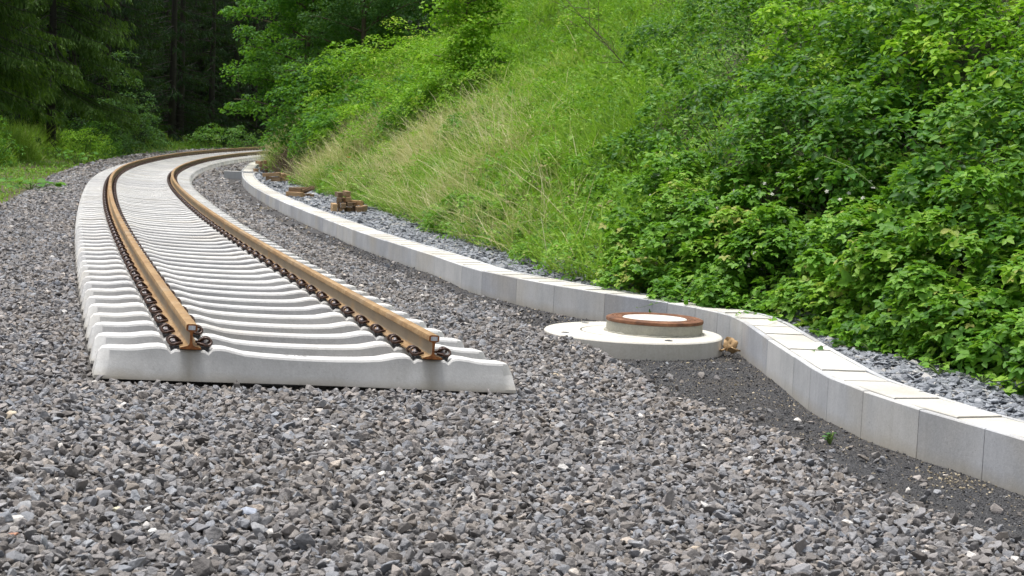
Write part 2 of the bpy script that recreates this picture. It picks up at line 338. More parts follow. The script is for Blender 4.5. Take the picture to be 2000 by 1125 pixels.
# trough front edge in plan
TF = [(6.2, -6), (4.6, 1), (3.45, 5.6), (2.955, 7.4), (2.674, 8.19), (2.561, 8.513), (2.351, 9.068), (2.167, 9.702), (2.06, 10.255), (2.031, 10.707), (2.020, 11.292), (1.994, 12.325),
      (1.979, 13.65), (1.940, 14.10), (1.857, 14.382), (1.70, 14.74), (1.469, 15.07), (1.228, 15.414), (.927, 15.80), (.52, 16.36), (.05, 17.23), (-.206, 17.72), (-.341, 18.02),
      (-.60, 18.75), (-.99, 20.15), (-1.62, 22.15)]
_s2 = np.array([14.5, 17, 20.4, 24.3, 28.7, 33.2, 36.6, 40, 43, 46.2])
_u2 = np.array([2.92, 2.92, 2.90, 2.87, 2.87, 2.87, 2.86, 2.84, 2.82, 2.78])
TF += [tuple(q[:2]) for q in tpt(_s2, _u2, 0)]
BR_S = 46.2
_s3 = np.array([48.6, 53.3, 58, 62.4, 66.3, 75, 90, 110.]); _u3 = np.array([2.72, 2.62, 2.5, 2.42, 2.3, 2.25, 2.25, 2.25])
TFa = np.array(TF + [tuple(q[:2]) for q in tpt(_s3, _u3, 0)])
TW = .41
# boundary between coarse ballast and the dark path
ED = [(7.6, -8), (4.6, 2.5), (2.95, 5.4), (2.26, 6.83), (1.9, 7.66), (1.74, 8.15), (1.64, 9.0), (1.44, 9.85), (1.21, 10.4), (1.02, 11.2), (.82, 12.0), (.53, 13.2), (.28, 13.9), (.14, 14.7), (0.02, 16.0), (-.45, 17.1), (-.85, 18.3), (-1.6, 20.6), (-2.25, 22.6)]
ED += [tuple(q[:2]) for q in tpt(_s2[1:], _u2[1:] - .5, 0)] + [tuple(q[:2]) for q in tpt(_s3, _u3 - .3, 0)]
ED = np.array(ED)
sm = lambda a, b, x: (lambda t: t * t * (3 - 2 * t))(np.clip((x - a) / (b - a), 0, 1))
STRIPW = ([0, 8, 11, 12.2, 13.5, 15, 17, 18.7, 20, 25, 30, 35, 43, 50, 58, 62, 90], [1.7, 1.5, 1.15, .75, .42, .25, .35, .55, .75, 1.0, 1.25, 1.5, 1.1, .85, .45, .25, .2])
def fields(X, Y):
    s, u = track_su(X, Y); ut, it = polydist(X, Y, TFa[:, 0], TFa[:, 1]); ue, _ = polydist(X, Y, ED[:, 0], ED[:, 1])
    return s, u, ut, ue
def terrain(X, Y, F=None):
    X = np.asarray(X, float).ravel(); Y = np.asarray(Y, float).ravel()
    s, u, ut, ue = F if F is not None else fields(X, Y)
    g = grade(s)
    bed = g - np.clip(u, -3.2, 2.2) * np.sin(cant(s)) - .030 + .010 * vnoise(X, Y, 2.2, 1) + .022 * vnoise(X, Y, .9, 71) * sm(-.5, -1.6, s)
    eL = -np.interp(s, [-30, 4, 14, 22, 31, 40, 46, 60, 75, 112], [9, 8, 3.1, 2.5, 2.4, 2.5, 2.6, 3.0, 3.4, 3.4])
    # left verge: the bed falls away, then soil rises to the forest
    dl = eL - u
    left = g - .02 + .03 * vnoise(X, Y, 1.5, 2) + .13 * sm(0.2, 4, dl) * np.clip(dl - .2, 0, 5) * .6 + .16 * np.maximum(dl - 7, 0) * sm(7, 20, dl)
    z = bed + (left - bed) * sm(-.1, .5, dl)
    z = z + .085 * np.exp(-(((X - .50) / .50) ** 2 + ((Y - 12.75) / .8) ** 2)) + .05 * np.exp(-(((X - .10) / .3) ** 2 + ((Y - 13.7) / .6) ** 2))
    path = g - .155 + .008 * vnoise(X, Y, 5, 3) + .035 * sm(17, 20, Y)
    z = z + (path - z) * sm(-.10, .28, ue + .05 * vnoise(X, Y, 4, 9))
    strip = g + .075 + .015 * vnoise(X, Y, 3, 4)
    z = z + (strip - z) * sm(.12, .3, ut)
    dd = ut - TW - np.interp(Y, *STRIPW)
    rise = np.where(dd > 0, dd, 0)
    slope = .70 + .08 * vnoise(X, Y, .35, 5)
    bank = slope * rise - .35 * sm(10.5, 14, rise) * (rise - 10.5)
    bank = np.minimum(bank, 7.6 + .05 * rise + .3 * vnoise(X, Y, .3, 8)) + .12 * vnoise(X, Y, 1.1, 6) * sm(0, 1.5, dd)
    scarb = np.exp(-((s - 43.5) / 4.2) ** 2)
    bank = bank + .75 * scarb * sm(.05, .9, dd) + .5 * np.exp(-((s - 52) / 5) ** 2) * sm(.2, 1.2, dd)
    bank = bank + scarb * sm(.05, .5, dd) * sm(3.2, 2.2, dd) * (.16 * vnoise(X, Y, 3.5, 61) + .08 * vnoise(X, Y, 8, 62))
    z = z + np.where(dd > 0, bank, 0)
    return z
def tz(x, y): return float(terrain([x], [y])[0])
# camera projection used to choose how densely to plant
_p, _r = math.radians(PITCH), math.radians(ROLL)
def project(X, Y, Z):
    z = Z - HC; yc = Y * math.cos(_p) - z * math.sin(_p); zc = Y * math.sin(_p) + z * math.cos(_p)
    yc = np.where(yc < .1, .1, yc); u = FPX * X / yc; v = -FPX * zc / yc
    return u * math.cos(_r) - v * math.sin(_r) + 1000, u * math.sin(_r) + v * math.cos(_r) + 562.5
def ray(px, py):
    U, V = px - 1000, py - 562.5
    u = U * math.cos(_r) + V * math.sin(_r); v = -U * math.sin(_r) + V * math.cos(_r)
    return np.array([u, FPX * math.cos(_p) - v * math.sin(_p), -FPX * math.sin(_p) - v * math.cos(_p)])
def at(px, py, y0=8, y1=120):
    d = ray(px, py); ys = np.arange(y0, y1, .1); t = ys / d[1]; X = d[0] * t; Z = HC + d[2] * t
    T = terrain(X, ys); k_ = np.argmax(T > Z)
    if not (T > Z).any(): k_ = len(ys) - 1
    return np.array([X[k_], ys[k_], T[k_]])

# ------------------------------------------------------------------ ground sheets
def axis(*seg):
    out = []
    for a, b, st in seg: out += list(np.arange(a, b, st))
    return np.array(out + [seg[-1][1]])
gx = axis((-400, -100, 30), (-100, -34, 4), (-34, -20, .6), (-20, -6, .2), (-6, 4.2, .1), (4.2, 14, .35), (14, 40, 2), (40, 100, 6), (100, 400, 30))
gy = axis((-60, 0, 6), (0, 5, .5), (5, 22, .1), (22, 72, .25), (72, 100, .7), (100, 130, 3), (130, 200, 10), (200, 900, 50))
GX, GY = np.meshgrid(gx, gy, indexing='ij'); FX = GX.ravel(); FY = GY.ravel()
FLD = fields(FX, FY); FZ = terrain(FX, FY, FLD)
nx, ny = len(gx), len(gy)
ii, jj = np.meshgrid(np.arange(nx - 1), np.arange(ny - 1), indexing='ij'); a0 = (ii * ny + jj).ravel()
Q = np.stack([a0, a0 + ny, a0 + ny + 1, a0 + 1], 1)
VV = np.stack([FX, FY, FZ], 1)
cs, cu, cut, cue = [f[Q].mean(1) for f in FLD]; cy = FY[Q].mean(1)
cdl = -np.interp(cs, [-30, 4, 14, 22, 31, 40, 46, 60, 75, 112], [9, 8, 3.1, 2.5, 2.4, 2.5, 2.6, 3.0, 3.4, 3.4]) - cu
cdd = cut - TW - np.interp(cy, *STRIPW)
zone = np.full(len(Q), 0)                       # ballast bed
zone[cue > .05] = 1; zone[cut > .2] = 2; zone[cdd > .05] = 3
zone[(cdd > .05) & (cdd < 2.6) & (cs > 36) & (cs < 49)] = 4
zone[(zone == 3) & (project(VV[Q].mean(1)[:, 0], VV[Q].mean(1)[:, 1], VV[Q].mean(1)[:, 2])[0] < 1250) & (cy > 14)] = 7
zone[(cdl > .15)] = 5; zone[(cdl > 5.5)] = 6
for zi, (nm, mt) in enumerate([('ballast_bed', 'bed'), ('gravel_path', 'path'), ('gravel_strip', 'strip'), ('bank_ground', 'bank'), ('bare_soil', 'scar'), ('verge_ground', 'verge'), ('forest_floor', 'forest'), ('grass_slope', 'thatch')]):
    q = Q[zone == zi]; idx, inv = np.unique(q, return_inverse=True)
    o = link(nm, mesh_np(nm, VV[idx], inv.reshape(-1, 4), M[mt], smooth=True)); tag(o, kind='structure')

# ------------------------------------------------------------------ stones (instanced in bulk: nobody could count them)
lib = bpy.data.collections.new('stone_shapes')
def stone_shapes(col, n, flatz, mat, seed):
    r = random.Random(seed)
    for i in range(n):
        bm = bmesh.new()
        sx, sy, sz = r.uniform(.8, 1.25), r.uniform(.6, .95), r.uniform(.42, .72) * flatz
        for j in range(12):
            v = Vector((r.gauss(0, 1), r.gauss(0, 1), r.gauss(0, 1))).normalized() * r.uniform(.78, 1.1)
            bm.verts.new((v.x * sx * .5, v.y * sy * .5, v.z * sz * .5))
        bmesh.ops.convex_hull(bm, input=bm.verts[:])
        for v in [v for v in bm.verts if not v.link_faces]: bm.verts.remove(v)
        bmesh.ops.dissolve_limit(bm, angle_limit=.22, verts=bm.verts, edges=bm.edges)
        bmesh.ops.bevel(bm, geom=bm.edges[:], offset=.020, segments=1, affect='EDGES')
        me = bm_mesh(bm, 'stone', mat)
        o = bpy.data.objects.new('stone_shape_%02d' % i, me); col.objects.link(o)
libs = {}
for nm, fl, mt, sd_ in (('ballast', 1, 'ballast', 3), ('slate', .55, 'slate', 5), ('grit', .8, 'grit', 9)):
    libs[nm] = bpy.data.collections.new(nm + '_shapes'); stone_shapes(libs[nm], 14, fl, M[mt], sd_)
def stone_field(name, P, scale, col, label, cat='gravel', tint=None, tilt=.6):
    n = len(P); me = bpy.data.meshes.new(name)
    me.vertices.add(n); me.vertices.foreach_set('co', P.astype(np.float32).ravel())
    def at_(nm, ty, d, key='value'):
        a = me.attributes.new(nm, ty, 'POINT'); a.data.foreach_set(key, d.ravel())
    at_('tint', 'FLOAT', (tint if tint is not None else rng.random(n)).astype(np.float32)); at_('sc', 'FLOAT', scale.astype(np.float32))
    rot = np.stack([rng.normal(0, tilt, n), rng.normal(0, tilt, n), rng.uniform(0, 6.28, n)], 1)
    at_('rot', 'FLOAT_VECTOR', rot.astype(np.float32), 'vector')
    at_('idx', 'INT', rng.integers(0, 14, n).astype(np.int32))
    o = link(name, me); tag(o, label, cat, kind='stuff')
    ng = bpy.data.node_groups.new(name + '_nodes', 'GeometryNodeTree')
    ng.interface.new_socket('Geometry', in_out='INPUT', socket_type='NodeSocketGeometry'); ng.interface.new_socket('Geometry', in_out='OUTPUT', socket_type='NodeSocketGeometry')
    gi = ng.nodes.new('NodeGroupInput'); go = ng.nodes.new('NodeGroupOutput'); ip = ng.nodes.new('GeometryNodeInstanceOnPoints')
    ci = ng.nodes.new('GeometryNodeCollectionInfo'); ci.inputs['Collection'].default_value = col; ci.inputs['Separate Children'].default_value = True; ci.inputs['Reset Children'].default_value = True
    m2p = ng.nodes.new('GeometryNodeMeshToPoints')
    def na(nm, ty):
        x = ng.nodes.new('GeometryNodeInputNamedAttribute'); x.data_type = ty; x.inputs[0].default_value = nm; return x.outputs[0]
    L = ng.links.new
    L(gi.outputs[0], m2p.inputs[0]); L(m2p.outputs[0], ip.inputs['Points']); L(ci.outputs[0], ip.inputs['Instance'])
    ip.inputs['Pick Instance'].default_value = True; L(na('idx', 'INT'), ip.inputs['Instance Index'])
    e2r = ng.nodes.new('FunctionNodeEulerToRotation'); L(na('rot', 'FLOAT_VECTOR'), e2r.inputs[0]); L(e2r.outputs[0], ip.inputs['Rotation'])
    L(na('sc', 'FLOAT'), ip.inputs['Scale']); L(ip.outputs[0], go.inputs[0])
    md = o.modifiers.new('stones', 'NODES'); md.node_group = ng
    return o
def jgrid(x0, x1, y0, y1, sp):
    xs = np.arange(x0, x1, sp); ys = np.arange(y0, y1, sp); X, Y = np.meshgrid(xs, ys)
    X = X.ravel() + rng.uniform(-.5, .5, X.size) * sp; Y = Y.ravel() + rng.uniform(-.5, .5, Y.size) * sp
    k_ = (np.abs(X) < .345 * Y + 1.3); return X[k_], Y[k_]
def edgeL(s): return -np.interp(s, [-30, 4, 14, 22, 31, 40, 46, 60, 75, 112], [9, 8, 3.1, 2.5, 2.4, 2.5, 2.6, 3.0, 3.4, 3.4])
BP, BS = [], []; SP, SSc = [], []; GP, GS, CR = [], [], []
for (y0, y1, sp, big, layers) in ((4.2, 9, .035, 1.0, 2), (9, 16, .037, 1.02, 2), (16, 28, .046, 1.15, 1), (28, 48, .065, 1.7, 1), (48, 90, .11, 2.6, 1)):
    for ly in range(layers):
        X, Y = jgrid(-18 if y0 > 40 else (-14 if y0 > 12 else -6), 7 if y0 < 16 else 3, y0, y1, sp * (1 if ly == 0 else 1.9))
        F = fields(X, Y); s, u, ut, ue = F; Z = terrain(X, Y, F)
        en = ue + .05 * vnoise(X, Y, 4, 9) + rng.normal(0, .035, len(X))
        spill = (rng.random(len(X)) < .10 * np.exp(-np.maximum(en, 0) / .32))
        inb = ((en < .02) | ((spill) & (ut < -.02))) & (edgeL(s) - u < .02 + rng.normal(0, .08, len(X)))
        inb &= ~((np.hypot(X - 1.055, Y - 13.7) < .775))
        under = (np.abs(u) < 1.33) & (s > -.17)
        inb &= ~(under & (ly > 0)); inb &= ~(under & (s > 9))
        sc = rng.lognormal(math.log(.046), .30, len(X)).clip(.022, .088) * big
        zz = Z + (sc * .10 if ly == 0 else sc * .30) - np.where(under, .045, 0) + rng.normal(0, .004, len(X)) 
        BP.append(np.stack([X, Y, zz], 1)[inb]); BS.append(sc[inb])
        ins = (ut > TW + .02) & (ut < TW + np.interp(Y, *STRIPW) + np.where(Y > 38, .12, .45) + rng.normal(0, .1, len(X)))
        SP.append(np.stack([X, Y, Z + sc * .15], 1)[ins]); SSc.append(sc[ins] * 1.35)
    if y1 <= 28:
        X, Y = jgrid(-4, 7, y0, y1, {9: .017, 16: .02, 28: .035}[y1])
        F = fields(X, Y); s, u, ut, ue = F; Z = terrain(X, Y, F)
        ing = (ue > -.05) & (ut < -.005) & (np.hypot(X - 1.055, Y - 13.7) > .76)
        sc = rng.lognormal(math.log(.0095), .42, len(X)).clip(.004, .03) * {9: 1, 16: 1.15, 28: 1.7}[y1]
        GP.append(np.stack([X, Y, Z + sc * .15], 1)[ing]); GS.append(sc[ing])
BP, BS = np.concatenate(BP), np.concatenate(BS); SP, SSc = np.concatenate(SP), np.concatenate(SSc)
for (px_, py_, rx_, ry_, n_) in ((500, 408, .35, 1.6, 220), (545, 430, .3, 1.0, 90), (665, 487, .25, .8, 90), (1865, 945, .22, .35, 130), (1560, 790, .3, .5, 25), (600, 445, .25, .9, 70)):
    q_ = at(px_, py_, 6); X = q_[0] + rng.normal(0, rx_ * .5, n_); Y = q_[1] + rng.normal(0, ry_ * .5, n_); Z = terrain(X, Y)
    GP.append(np.stack([X, Y, Z + .006], 1)); GS.append(rng.uniform(.01, .026, n_) * (1 + q_[1] / 30) * .7); NT = n_
    CR.append(n_)
GP, GS = np.concatenate(GP), np.concatenate(GS); GT_ = np.concatenate([rng.random(len(GS) - sum(CR)), rng.uniform(.95, 1, sum(CR))])
print('stones', len(BP), len(SP), len(GP))
stone_field('ballast_gravel', BP, BS, libs['ballast'], 'coarse grey brown crushed ballast stones spread round the track')
stone_field('slate_gravel', SP, SSc, libs['slate'], 'blue grey slaty gravel strip between the cable trough and the bank', tilt=.35)
stone_field('fine_grit', GP, GS, libs['grit'], 'fine dark grit on the path in front of the cable trough', tint=GT_)

# ------------------------------------------------------------------ concrete sleepers with their fastenings
GA = .752
SP0 = .6024
_T = ['twenty', 'thirty', 'forty', 'fifty']; _U = ['first', 'second', 'third', 'fourth', 'fifth', 'sixth', 'seventh', 'eighth', 'ninth']
ORD = ['front', 'second', 'third', 'fourth', 'fifth', 'sixth', 'seventh', 'eighth', 'ninth', 'tenth', 'eleventh', 'twelfth', 'thirteenth', 'fourteenth', 'fifteenth', 'sixteenth', 'seventeenth', 'eighteenth', 'nineteenth']
for _t in _T: ORD += [{'twenty': 'twentieth', 'thirty': 'thirtieth', 'forty': 'fortieth', 'fifty': 'fiftieth'}[_t]] + [_t + '-' + u for u in _U]
def sleeper_mesh():
    # (lateral, top z, bottom half width, top half width)
    half = [(0, .158, .118, .078), (.15, .159, .118, .078), (.30, .164, .122, .080), (.42, .173, .128, .082), (.49, .188, .134, .084), (.54, .199, .138, .085), (.585, .201, .14, .085), (.615, .196, .141, .085), (.640, .168, .142, .086), (.662, .184, .143, .086),
            (.752, .184, .145, .087), (.842, .184, .146, .087), (.864, .168, .147, .087), (.89, .194, .148, .087), (.93, .201, .148, .087), (.99, .196, .149, .087), (1.06, .184, .15, .086), (1.12, .180, .15, .086), (1.225, .179, .15, .085), (1.268, .172, .149, .046), (1.284, .145, .147, .030)]
    st = [(-a, b, c, d) for a, b, c, d in half[:0:-1]] + half
    bm = bmesh.new(); rings = []
    for (x, zt, wb, wt) in st:
        e = abs(x); ex = .0
        sec = [(-wb, 0), (-wb + .003, .02), (-(wt + (wb - wt) * .42), .105), (-wt - .011, zt - .014), (-wt - .002, zt - .0015), (-wt + .012, zt), (0, zt + .0005), (wt - .012, zt), (wt + .002, zt - .0015), (wt + .011, zt - .014), (wt + (wb - wt) * .42, .105), (wb - .003, .02), (wb, 0)]
        fl = (lambda z: .028 * (1 - z / .18)) if e > 1.27 else (lambda z: 0)
        rings.append([bm.verts.new((x + math.copysign(fl(z), x), y, z)) for y, z in sec])
    for a, b in zip(rings[:-1], rings[1:]):
        for i in range(len(a) - 1): bm.faces.new((a[i], b[i], b[i + 1], a[i + 1]))
        bm.faces.new((a[-1], b[-1], b[0], a[0]))
    bm.faces.new(rings[0][::-1] if False else rings[0]); bm.faces.new(rings[-1][::-1])
    bmesh.ops.recalc_face_normals(bm, faces=bm.faces)
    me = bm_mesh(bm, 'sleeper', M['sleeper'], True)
    for p_ in me.polygons:
        if abs(p_.normal.x) > .9: p_.use_smooth = False
    me.set_sharp_from_angle(angle=math.radians(17))
    return me
def catmull(pts, n=4):
    P = np.array(pts, float); P = np.vstack([2 * P[0] - P[1], P, 2 * P[-1] - P[-2]]); out = []
    for i in range(1, len(P) - 2):
        for t in np.linspace(0, 1, n, endpoint=False):
            a, b, c, d = P[i - 1:i + 3]
            out.append(.5 * ((2 * b) + (-a + c) * t + (2 * a - 5 * b + 4 * c - d) * t * t + (-a + 3 * b - 3 * c + d) * t ** 3))
    out.append(P[-2]); return np.array(out)
def clip_mesh(mat=True):
    # lateral a grows away from the rail foot edge, b runs along the rail
    hs = [(-.020, .040, .024), (.006, .050, .022), (.036, .056, .016), (.058, .046, .026), (.052, .030, .044), (.026, .024, .050), (.006, .017, .040), (-.008, .009, .030), (-.011, 0, .028)]
    pts = hs + [(a, -b, z) for a, b, z in hs[-2::-1]]
    V, F, t = tube(catmull(pts, 3) * np.array([1.08, 1.12, 1.25]), .0088, 6)
    return mesh_np('spring_clip', V, F, M['clip'], smooth=True)
def screw_mesh():
    prof = [(0, .074), (.013, .074), (.015, .071), (.0155, .052), (.021, .050), (.024, .046), (.024, .041), (.018, .039), (.013, .036), (.013, .0)]
    V = []; seg = 6; 
    return lathe([(max(a, .0005), b) for a, b in prof], 8, M['screw'], 'screw')
def plate_mesh():
    # angled guide plate sitting in the notch beside the rail seat
    sec = [(-.006, .002), (-.006, .016), (.022, .017), (.034, .006), (.046, .024), (.056, .021), (.048, -.004), (.034, -.016), (.022, .000)]
    L_ = .052; V = [(a, y, z) for y in (-L_, L_) for a, z in sec]; n = len(sec)
    F = [(i, (i + 1) % n, n + (i + 1) % n, n + i) for i in range(n)]
    me = bpy.data.meshes.new('guide_plate'); me.from_pydata(V, [], F + [tuple(range(n))[::-1], tuple(range(n, 2 * n))]); me.materials.append(M['plate']); me.update(); return me
sl_me, cl_me, sc_me, pl_me = sleeper_mesh(), clip_mesh(), screw_mesh(), plate_mesh()
pad_bm = bevel_box(.15, .17, .010, .002); pad_me = bm_mesh(pad_bm, 'rail_pad', M['pad'])
# joined fastening for sleepers too far off to show its pieces
def joined(meshes, name):
    bm = bmesh.new()
    for me in meshes: bm.from_mesh(me)
    out = bpy.data.meshes.new(name); bm.to_mesh(out); bm.free(); out.materials.append(M['clip']); return out
fas_me = joined([cl_me, sc_me, pl_me], 'fastening')
NSL = 172
for i in range(NSL):
    s = i * SP0 + (random.uniform(-.012, .012) if i else 0)
    pos = tpt(s, 0, 0); h = float(np.interp(s, SS, HH)); c = float(cant(s))
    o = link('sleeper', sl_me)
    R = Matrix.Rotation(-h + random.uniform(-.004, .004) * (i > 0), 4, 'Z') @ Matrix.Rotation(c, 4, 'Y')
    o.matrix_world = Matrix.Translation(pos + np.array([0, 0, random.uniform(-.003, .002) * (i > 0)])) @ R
    if i == 0: lb = 'front concrete sleeper at the open end of the track, its whole face showing'
    elif i < len(ORD): lb = '%s concrete sleeper counted back from the open end of the track' % ORD[i]
    else: lb = 'pale concrete sleeper further round the curve, one of the closely ranked row under the rails'
    tag(o, lb, 'railway sleeper', 'concrete sleepers under the rusty rails')
    if i > 130: continue
    for rs in (-1, 1):
        if i < 60:
            pd = link('rail_pad', pad_me, o, (rs * GA, 0, .187))
        for sd_ in (-1, 1):
            off = rs * GA + sd_ * .066; rz = 0 if sd_ > 0 else math.pi
            if i < 60:
                a = link('spring_clip', cl_me, o, (off, 0, .190)); a.rotation_euler.z = rz
                b = link('screw', sc_me, a, (.020, 0, -.012))
                b2 = link('guide_plate', pl_me, o, (off, 0, .185)); b2.rotation_euler.z = rz
            else:
                a = link('fastening', fas_me, o, (off, 0, .188)); a.rotation_euler.z = rz
# faint painted marks on top of the front sleeper
V, F = [], []
def mark(cx, cy, w_, h_, a=0):
    k0 = len(V); ca, sa = math.cos(a), math.sin(a)
    for x, y in ((-w_, -h_), (w_, -h_), (w_, h_), (-w_, h_)): V.append((cx + x * ca - y * sa, cy + x * sa + y * ca, .1602))
    F.append((k0, k0 + 1, k0 + 2, k0 + 3))
for q in ((-.145, .035, .012, .006, -.3), (-.095, .035, .004, .008, 0), (-.068, .045, .008, .005, -.5), (-.058, .028, .008, .005, -.5), (-.040, .047, .004, .010, .1), (-.031, .033, .009, .009, .1)): mark(*q)
fs = bpy.data.objects['sleeper']; me = bpy.data.meshes.new('painted_mark'); me.from_pydata(V, [], F); me.materials.append(M['ink'])
link('painted_mark', me, fs)

# ------------------------------------------------------------------ rails
RP = [(-.0625, 0), (-.0625, .010), (-.045, .0145), (-.020, .021), (-.012, .028), (-.0085, .040), (-.008, .075), (-.009, .098), (-.013, .107), (-.030, .113), (-.0335, .117), (-.0335, .142), (-.030, .150), (-.020, .1535), (0, .154)]
RP = RP + [(-a, b) for a, b in RP[-2::-1]]
WEB = {4, 5, 6, 7, 8}; nR = len(RP)
def rail(side, label):
    s = np.concatenate([np.arange(-.125, 30, .3), np.arange(30, 111, .6)])
    rings = np.stack([tpt(s, side * (GA) + a, .1925 + b) for a, b in RP], 1)
    n = len(s); V = rings.reshape(-1, 3)
    F = []; mi = []
    for i in range(n - 1):
        for j in range(nR):
            k2 = (j + 1) % nR; F.append((i * nR + j, (i + 1) * nR + j, (i + 1) * nR + k2, i * nR + k2))
            mi.append(1 if (4 <= j <= 7 or nR - 9 <= j <= nR - 6) else 0)
    me = bpy.data.meshes.new('rail'); me.from_pydata(V.tolist(), [], F + [tuple(range(nR))])
    for m_ in (M['rail'], M['web'], M['railend']): me.materials.append(m_)
    me.polygons.foreach_set('material_index', np.array(mi + [2], dtype=np.int32)); me.update()
    for p_ in me.polygons: p_.use_smooth = len(p_.vertices) == 4
    me.set_sharp_from_angle(angle=math.radians(35))
    bm = bmesh.new(); bm.from_mesh(me); bmesh.ops.recalc_face_normals(bm, faces=bm.faces); bm.to_mesh(me); bm.free()
    o = link('rail', me); tag(o, label, 'rail', 'rusty rails of the unfinished track')
    # paper sticker on the cut head
    hh = float(np.interp(-.125, SS, HH)); q = tpt(-.128, side * GA, .1925 + .131)
    bm = bevel_box(.042, .0012, .026, .0003); st = link('paper_label', bm_mesh(bm, 'paper_label', M['label']), o)
    st.matrix_local = Matrix.Translation(q) @ Matrix.Rotation(-hh, 4, 'Z') @ Matrix.Rotation(float(cant(0)), 4, 'Y')
    return o
rail(-1, 'rusty rail on the outer side of the curve, farther from the cable trough')
rail(1, 'rusty rail on the inner side of the curve, nearer the cable trough')

# ------------------------------------------------------------------ concrete cable trough: sections and cover slabs
ZT = .13
trough = empty('cable_trough', (2.2, 9.5, -.2)); tag(trough, 'long pale concrete cable trough with cover slabs curving along beside the track', 'cable trough')
bpy.context.view_layer.update()
inv_t = trough.matrix_world.inverted()
def along(LX, LY, step=.02):
    d = np.concatenate([[0], np.cumsum(np.hypot(np.diff(LX), np.diff(LY)))]); t = np.arange(0, d[-1], step)
    return np.interp(t, d, LX), np.interp(t, d, LY), t
_s2b = _s2
main = np.array(TF); lx, ly, lt = along(main[:, 0], main[:, 1])
# smooth the heading a little except where the line really breaks
def heading(lx, ly, w_=9):
    dx = np.gradient(lx); dy = np.gradient(ly); kk = np.ones(2 * w_ + 1) / (2 * w_ + 1)
    dx = np.convolve(np.pad(dx, w_, 'edge'), kk, 'valid'); dy = np.convolve(np.pad(dy, w_, 'edge'), kk, 'valid'); return np.arctan2(dx, dy)
lh = heading(lx, ly)
def zt_at(x, y): s, u = track_su([x], [y]); return ZT + float(grade(s)[0])
def sect_mesh(A, B, hA, hB, zA, zB, gap=.003, name='trough_section', mat=None, prof=None, W=TW):
    prof = prof or [(.0, -.36), (.0, -.006), (.006, .0), (.040, .0), (.043, -.003), (.044, -.045), (W - .044, -.045), (W - .043, -.003), (W - .040, .0), (W - .006, .0), (W, -.006), (W, -.36)]
    A = np.array(A, float); B = np.array(B, float); d = norm((B - A)[None])[0]; A2 = A + d * gap; B2 = B - d * gap
    V = []
    for P, h, z in ((A2, hA, zA), (B2, hB, zB)):
        hc = h; cx, cy = math.cos(hc), -math.sin(hc)
        for a, b in prof: V.append((P[0] + a * cx, P[1] + a * cy, z + b))
    V = np.array(V); c0 = V.mean(0); n = len(prof)
    F = [(i, (i + 1) % n, n + (i + 1) % n, n + i) for i in range(n)] + [tuple(range(n))[::-1], tuple(range(n, 2 * n))]
    me = bpy.data.meshes.new(name); me.from_pydata((V - c0).tolist(), [], F); me.materials.append(mat or M['trough']); me.update()
    bm = bmesh.new(); bm.from_mesh(me); bmesh.ops.recalc_face_normals(bm, faces=bm.faces); bm.to_mesh(me); bm.free()
    return me, c0
def slab_mesh(A, B, hA, hB, zA, zB, gap=.004, W=TW, th=.045):
    a0, a1 = .056, W - .051; r = .005
    prof = [(a0, -.044), (a0, -r), (a0 + r, 0), (a1 - r, 0), (a1, -r), (a1, -.044)]
    me, c0 = sect_mesh(A, B, hA, hB, zA, zB, gap, 'cover_slab', M['lid'], prof)
    return me, c0
def tindex(x, y): return int(((lx - x) ** 2 + (ly - y) ** 2).argmin())
JT = [(3.9, 3.8), (3.32, 6.1), (3.10, 6.85), (2.90, 7.55), (2.561, 8.513), (2.351, 9.068), (2.167, 9.702), (2.06, 10.255), (2.031, 10.707), (2.020, 11.292), (1.994, 12.325), (1.979, 13.65), (1.940, 14.10), (1.857, 14.382), (1.70, 14.74), (1.469, 15.07), (.927, 15.80), (.42, 16.5), (.05, 17.23), (-.341, 18.02), (-.60, 18.75), (-.99, 20.15)]
jidx = [tindex(*q) for q in JT]
k_ = jidx[-1]; rr = random.Random(4)
pat = [.62, .62, 1.0, .6, 1.0, 1.0, .55, 1.0]
q = 0
while True:
    k_ += int(pat[q % 8] / .02); q += 1
    if k_ >= len(lx) - 12: break
    jidx.append(k_)
jidx.append(len(lx) - 1)
def put(name, me, c0): 
    o = link(name, me, trough); o.matrix_parent_inverse = Matrix.Identity(4); o.location = inv_t @ Vector(c0); return o
for a, b in zip(jidx[:-1], jidx[1:]):
    za, zb = zt_at(lx[a], ly[a]), zt_at(lx[b], ly[b]); dz = rr.uniform(-.003, .003)
    # follow bends inside a section with short pieces
    put('trough_section', *sect_mesh((lx[a], ly[a]), (lx[b], ly[b]), lh[a], lh[b], za + dz, zb + dz))
LT = [(3.7, 4.6), (3.42, 5.7), (3.18, 6.6), (2.98, 7.3), (2.70, 8.12), (2.46, 8.80), (2.24, 9.42), (2.08, 10.12), (2.035, 10.62), (2.01, 11.75), (1.99, 12.75), (1.98, 13.35), (1.955, 13.95)]
lidx = [tindex(*q) for q in LT]
k_ = lidx[-1]; q = 0
while k_ < len(lx) - 40:
    k_ += int([.40, .42, .50, .36, .48][q % 5] / .02); q += 1
    lidx.append(min(k_, len(lx) - 1))
for a, b in zip(lidx[:-1], lidx[1:]):
    za, zb = zt_at(lx[a], ly[a]), zt_at(lx[b], ly[b]); dz = rr.uniform(-.004, .001); st_ = max(.25, min(1, 14 / max(ly[a], 1)) ** 1.6)
    put('cover_slab', *slab_mesh((lx[a], ly[a]), (lx[b], ly[b]), lh[a], lh[b], za + dz * st_ + .003 * st_, zb + dz * st_ - rr.uniform(.002, .0045) * st_, .006))
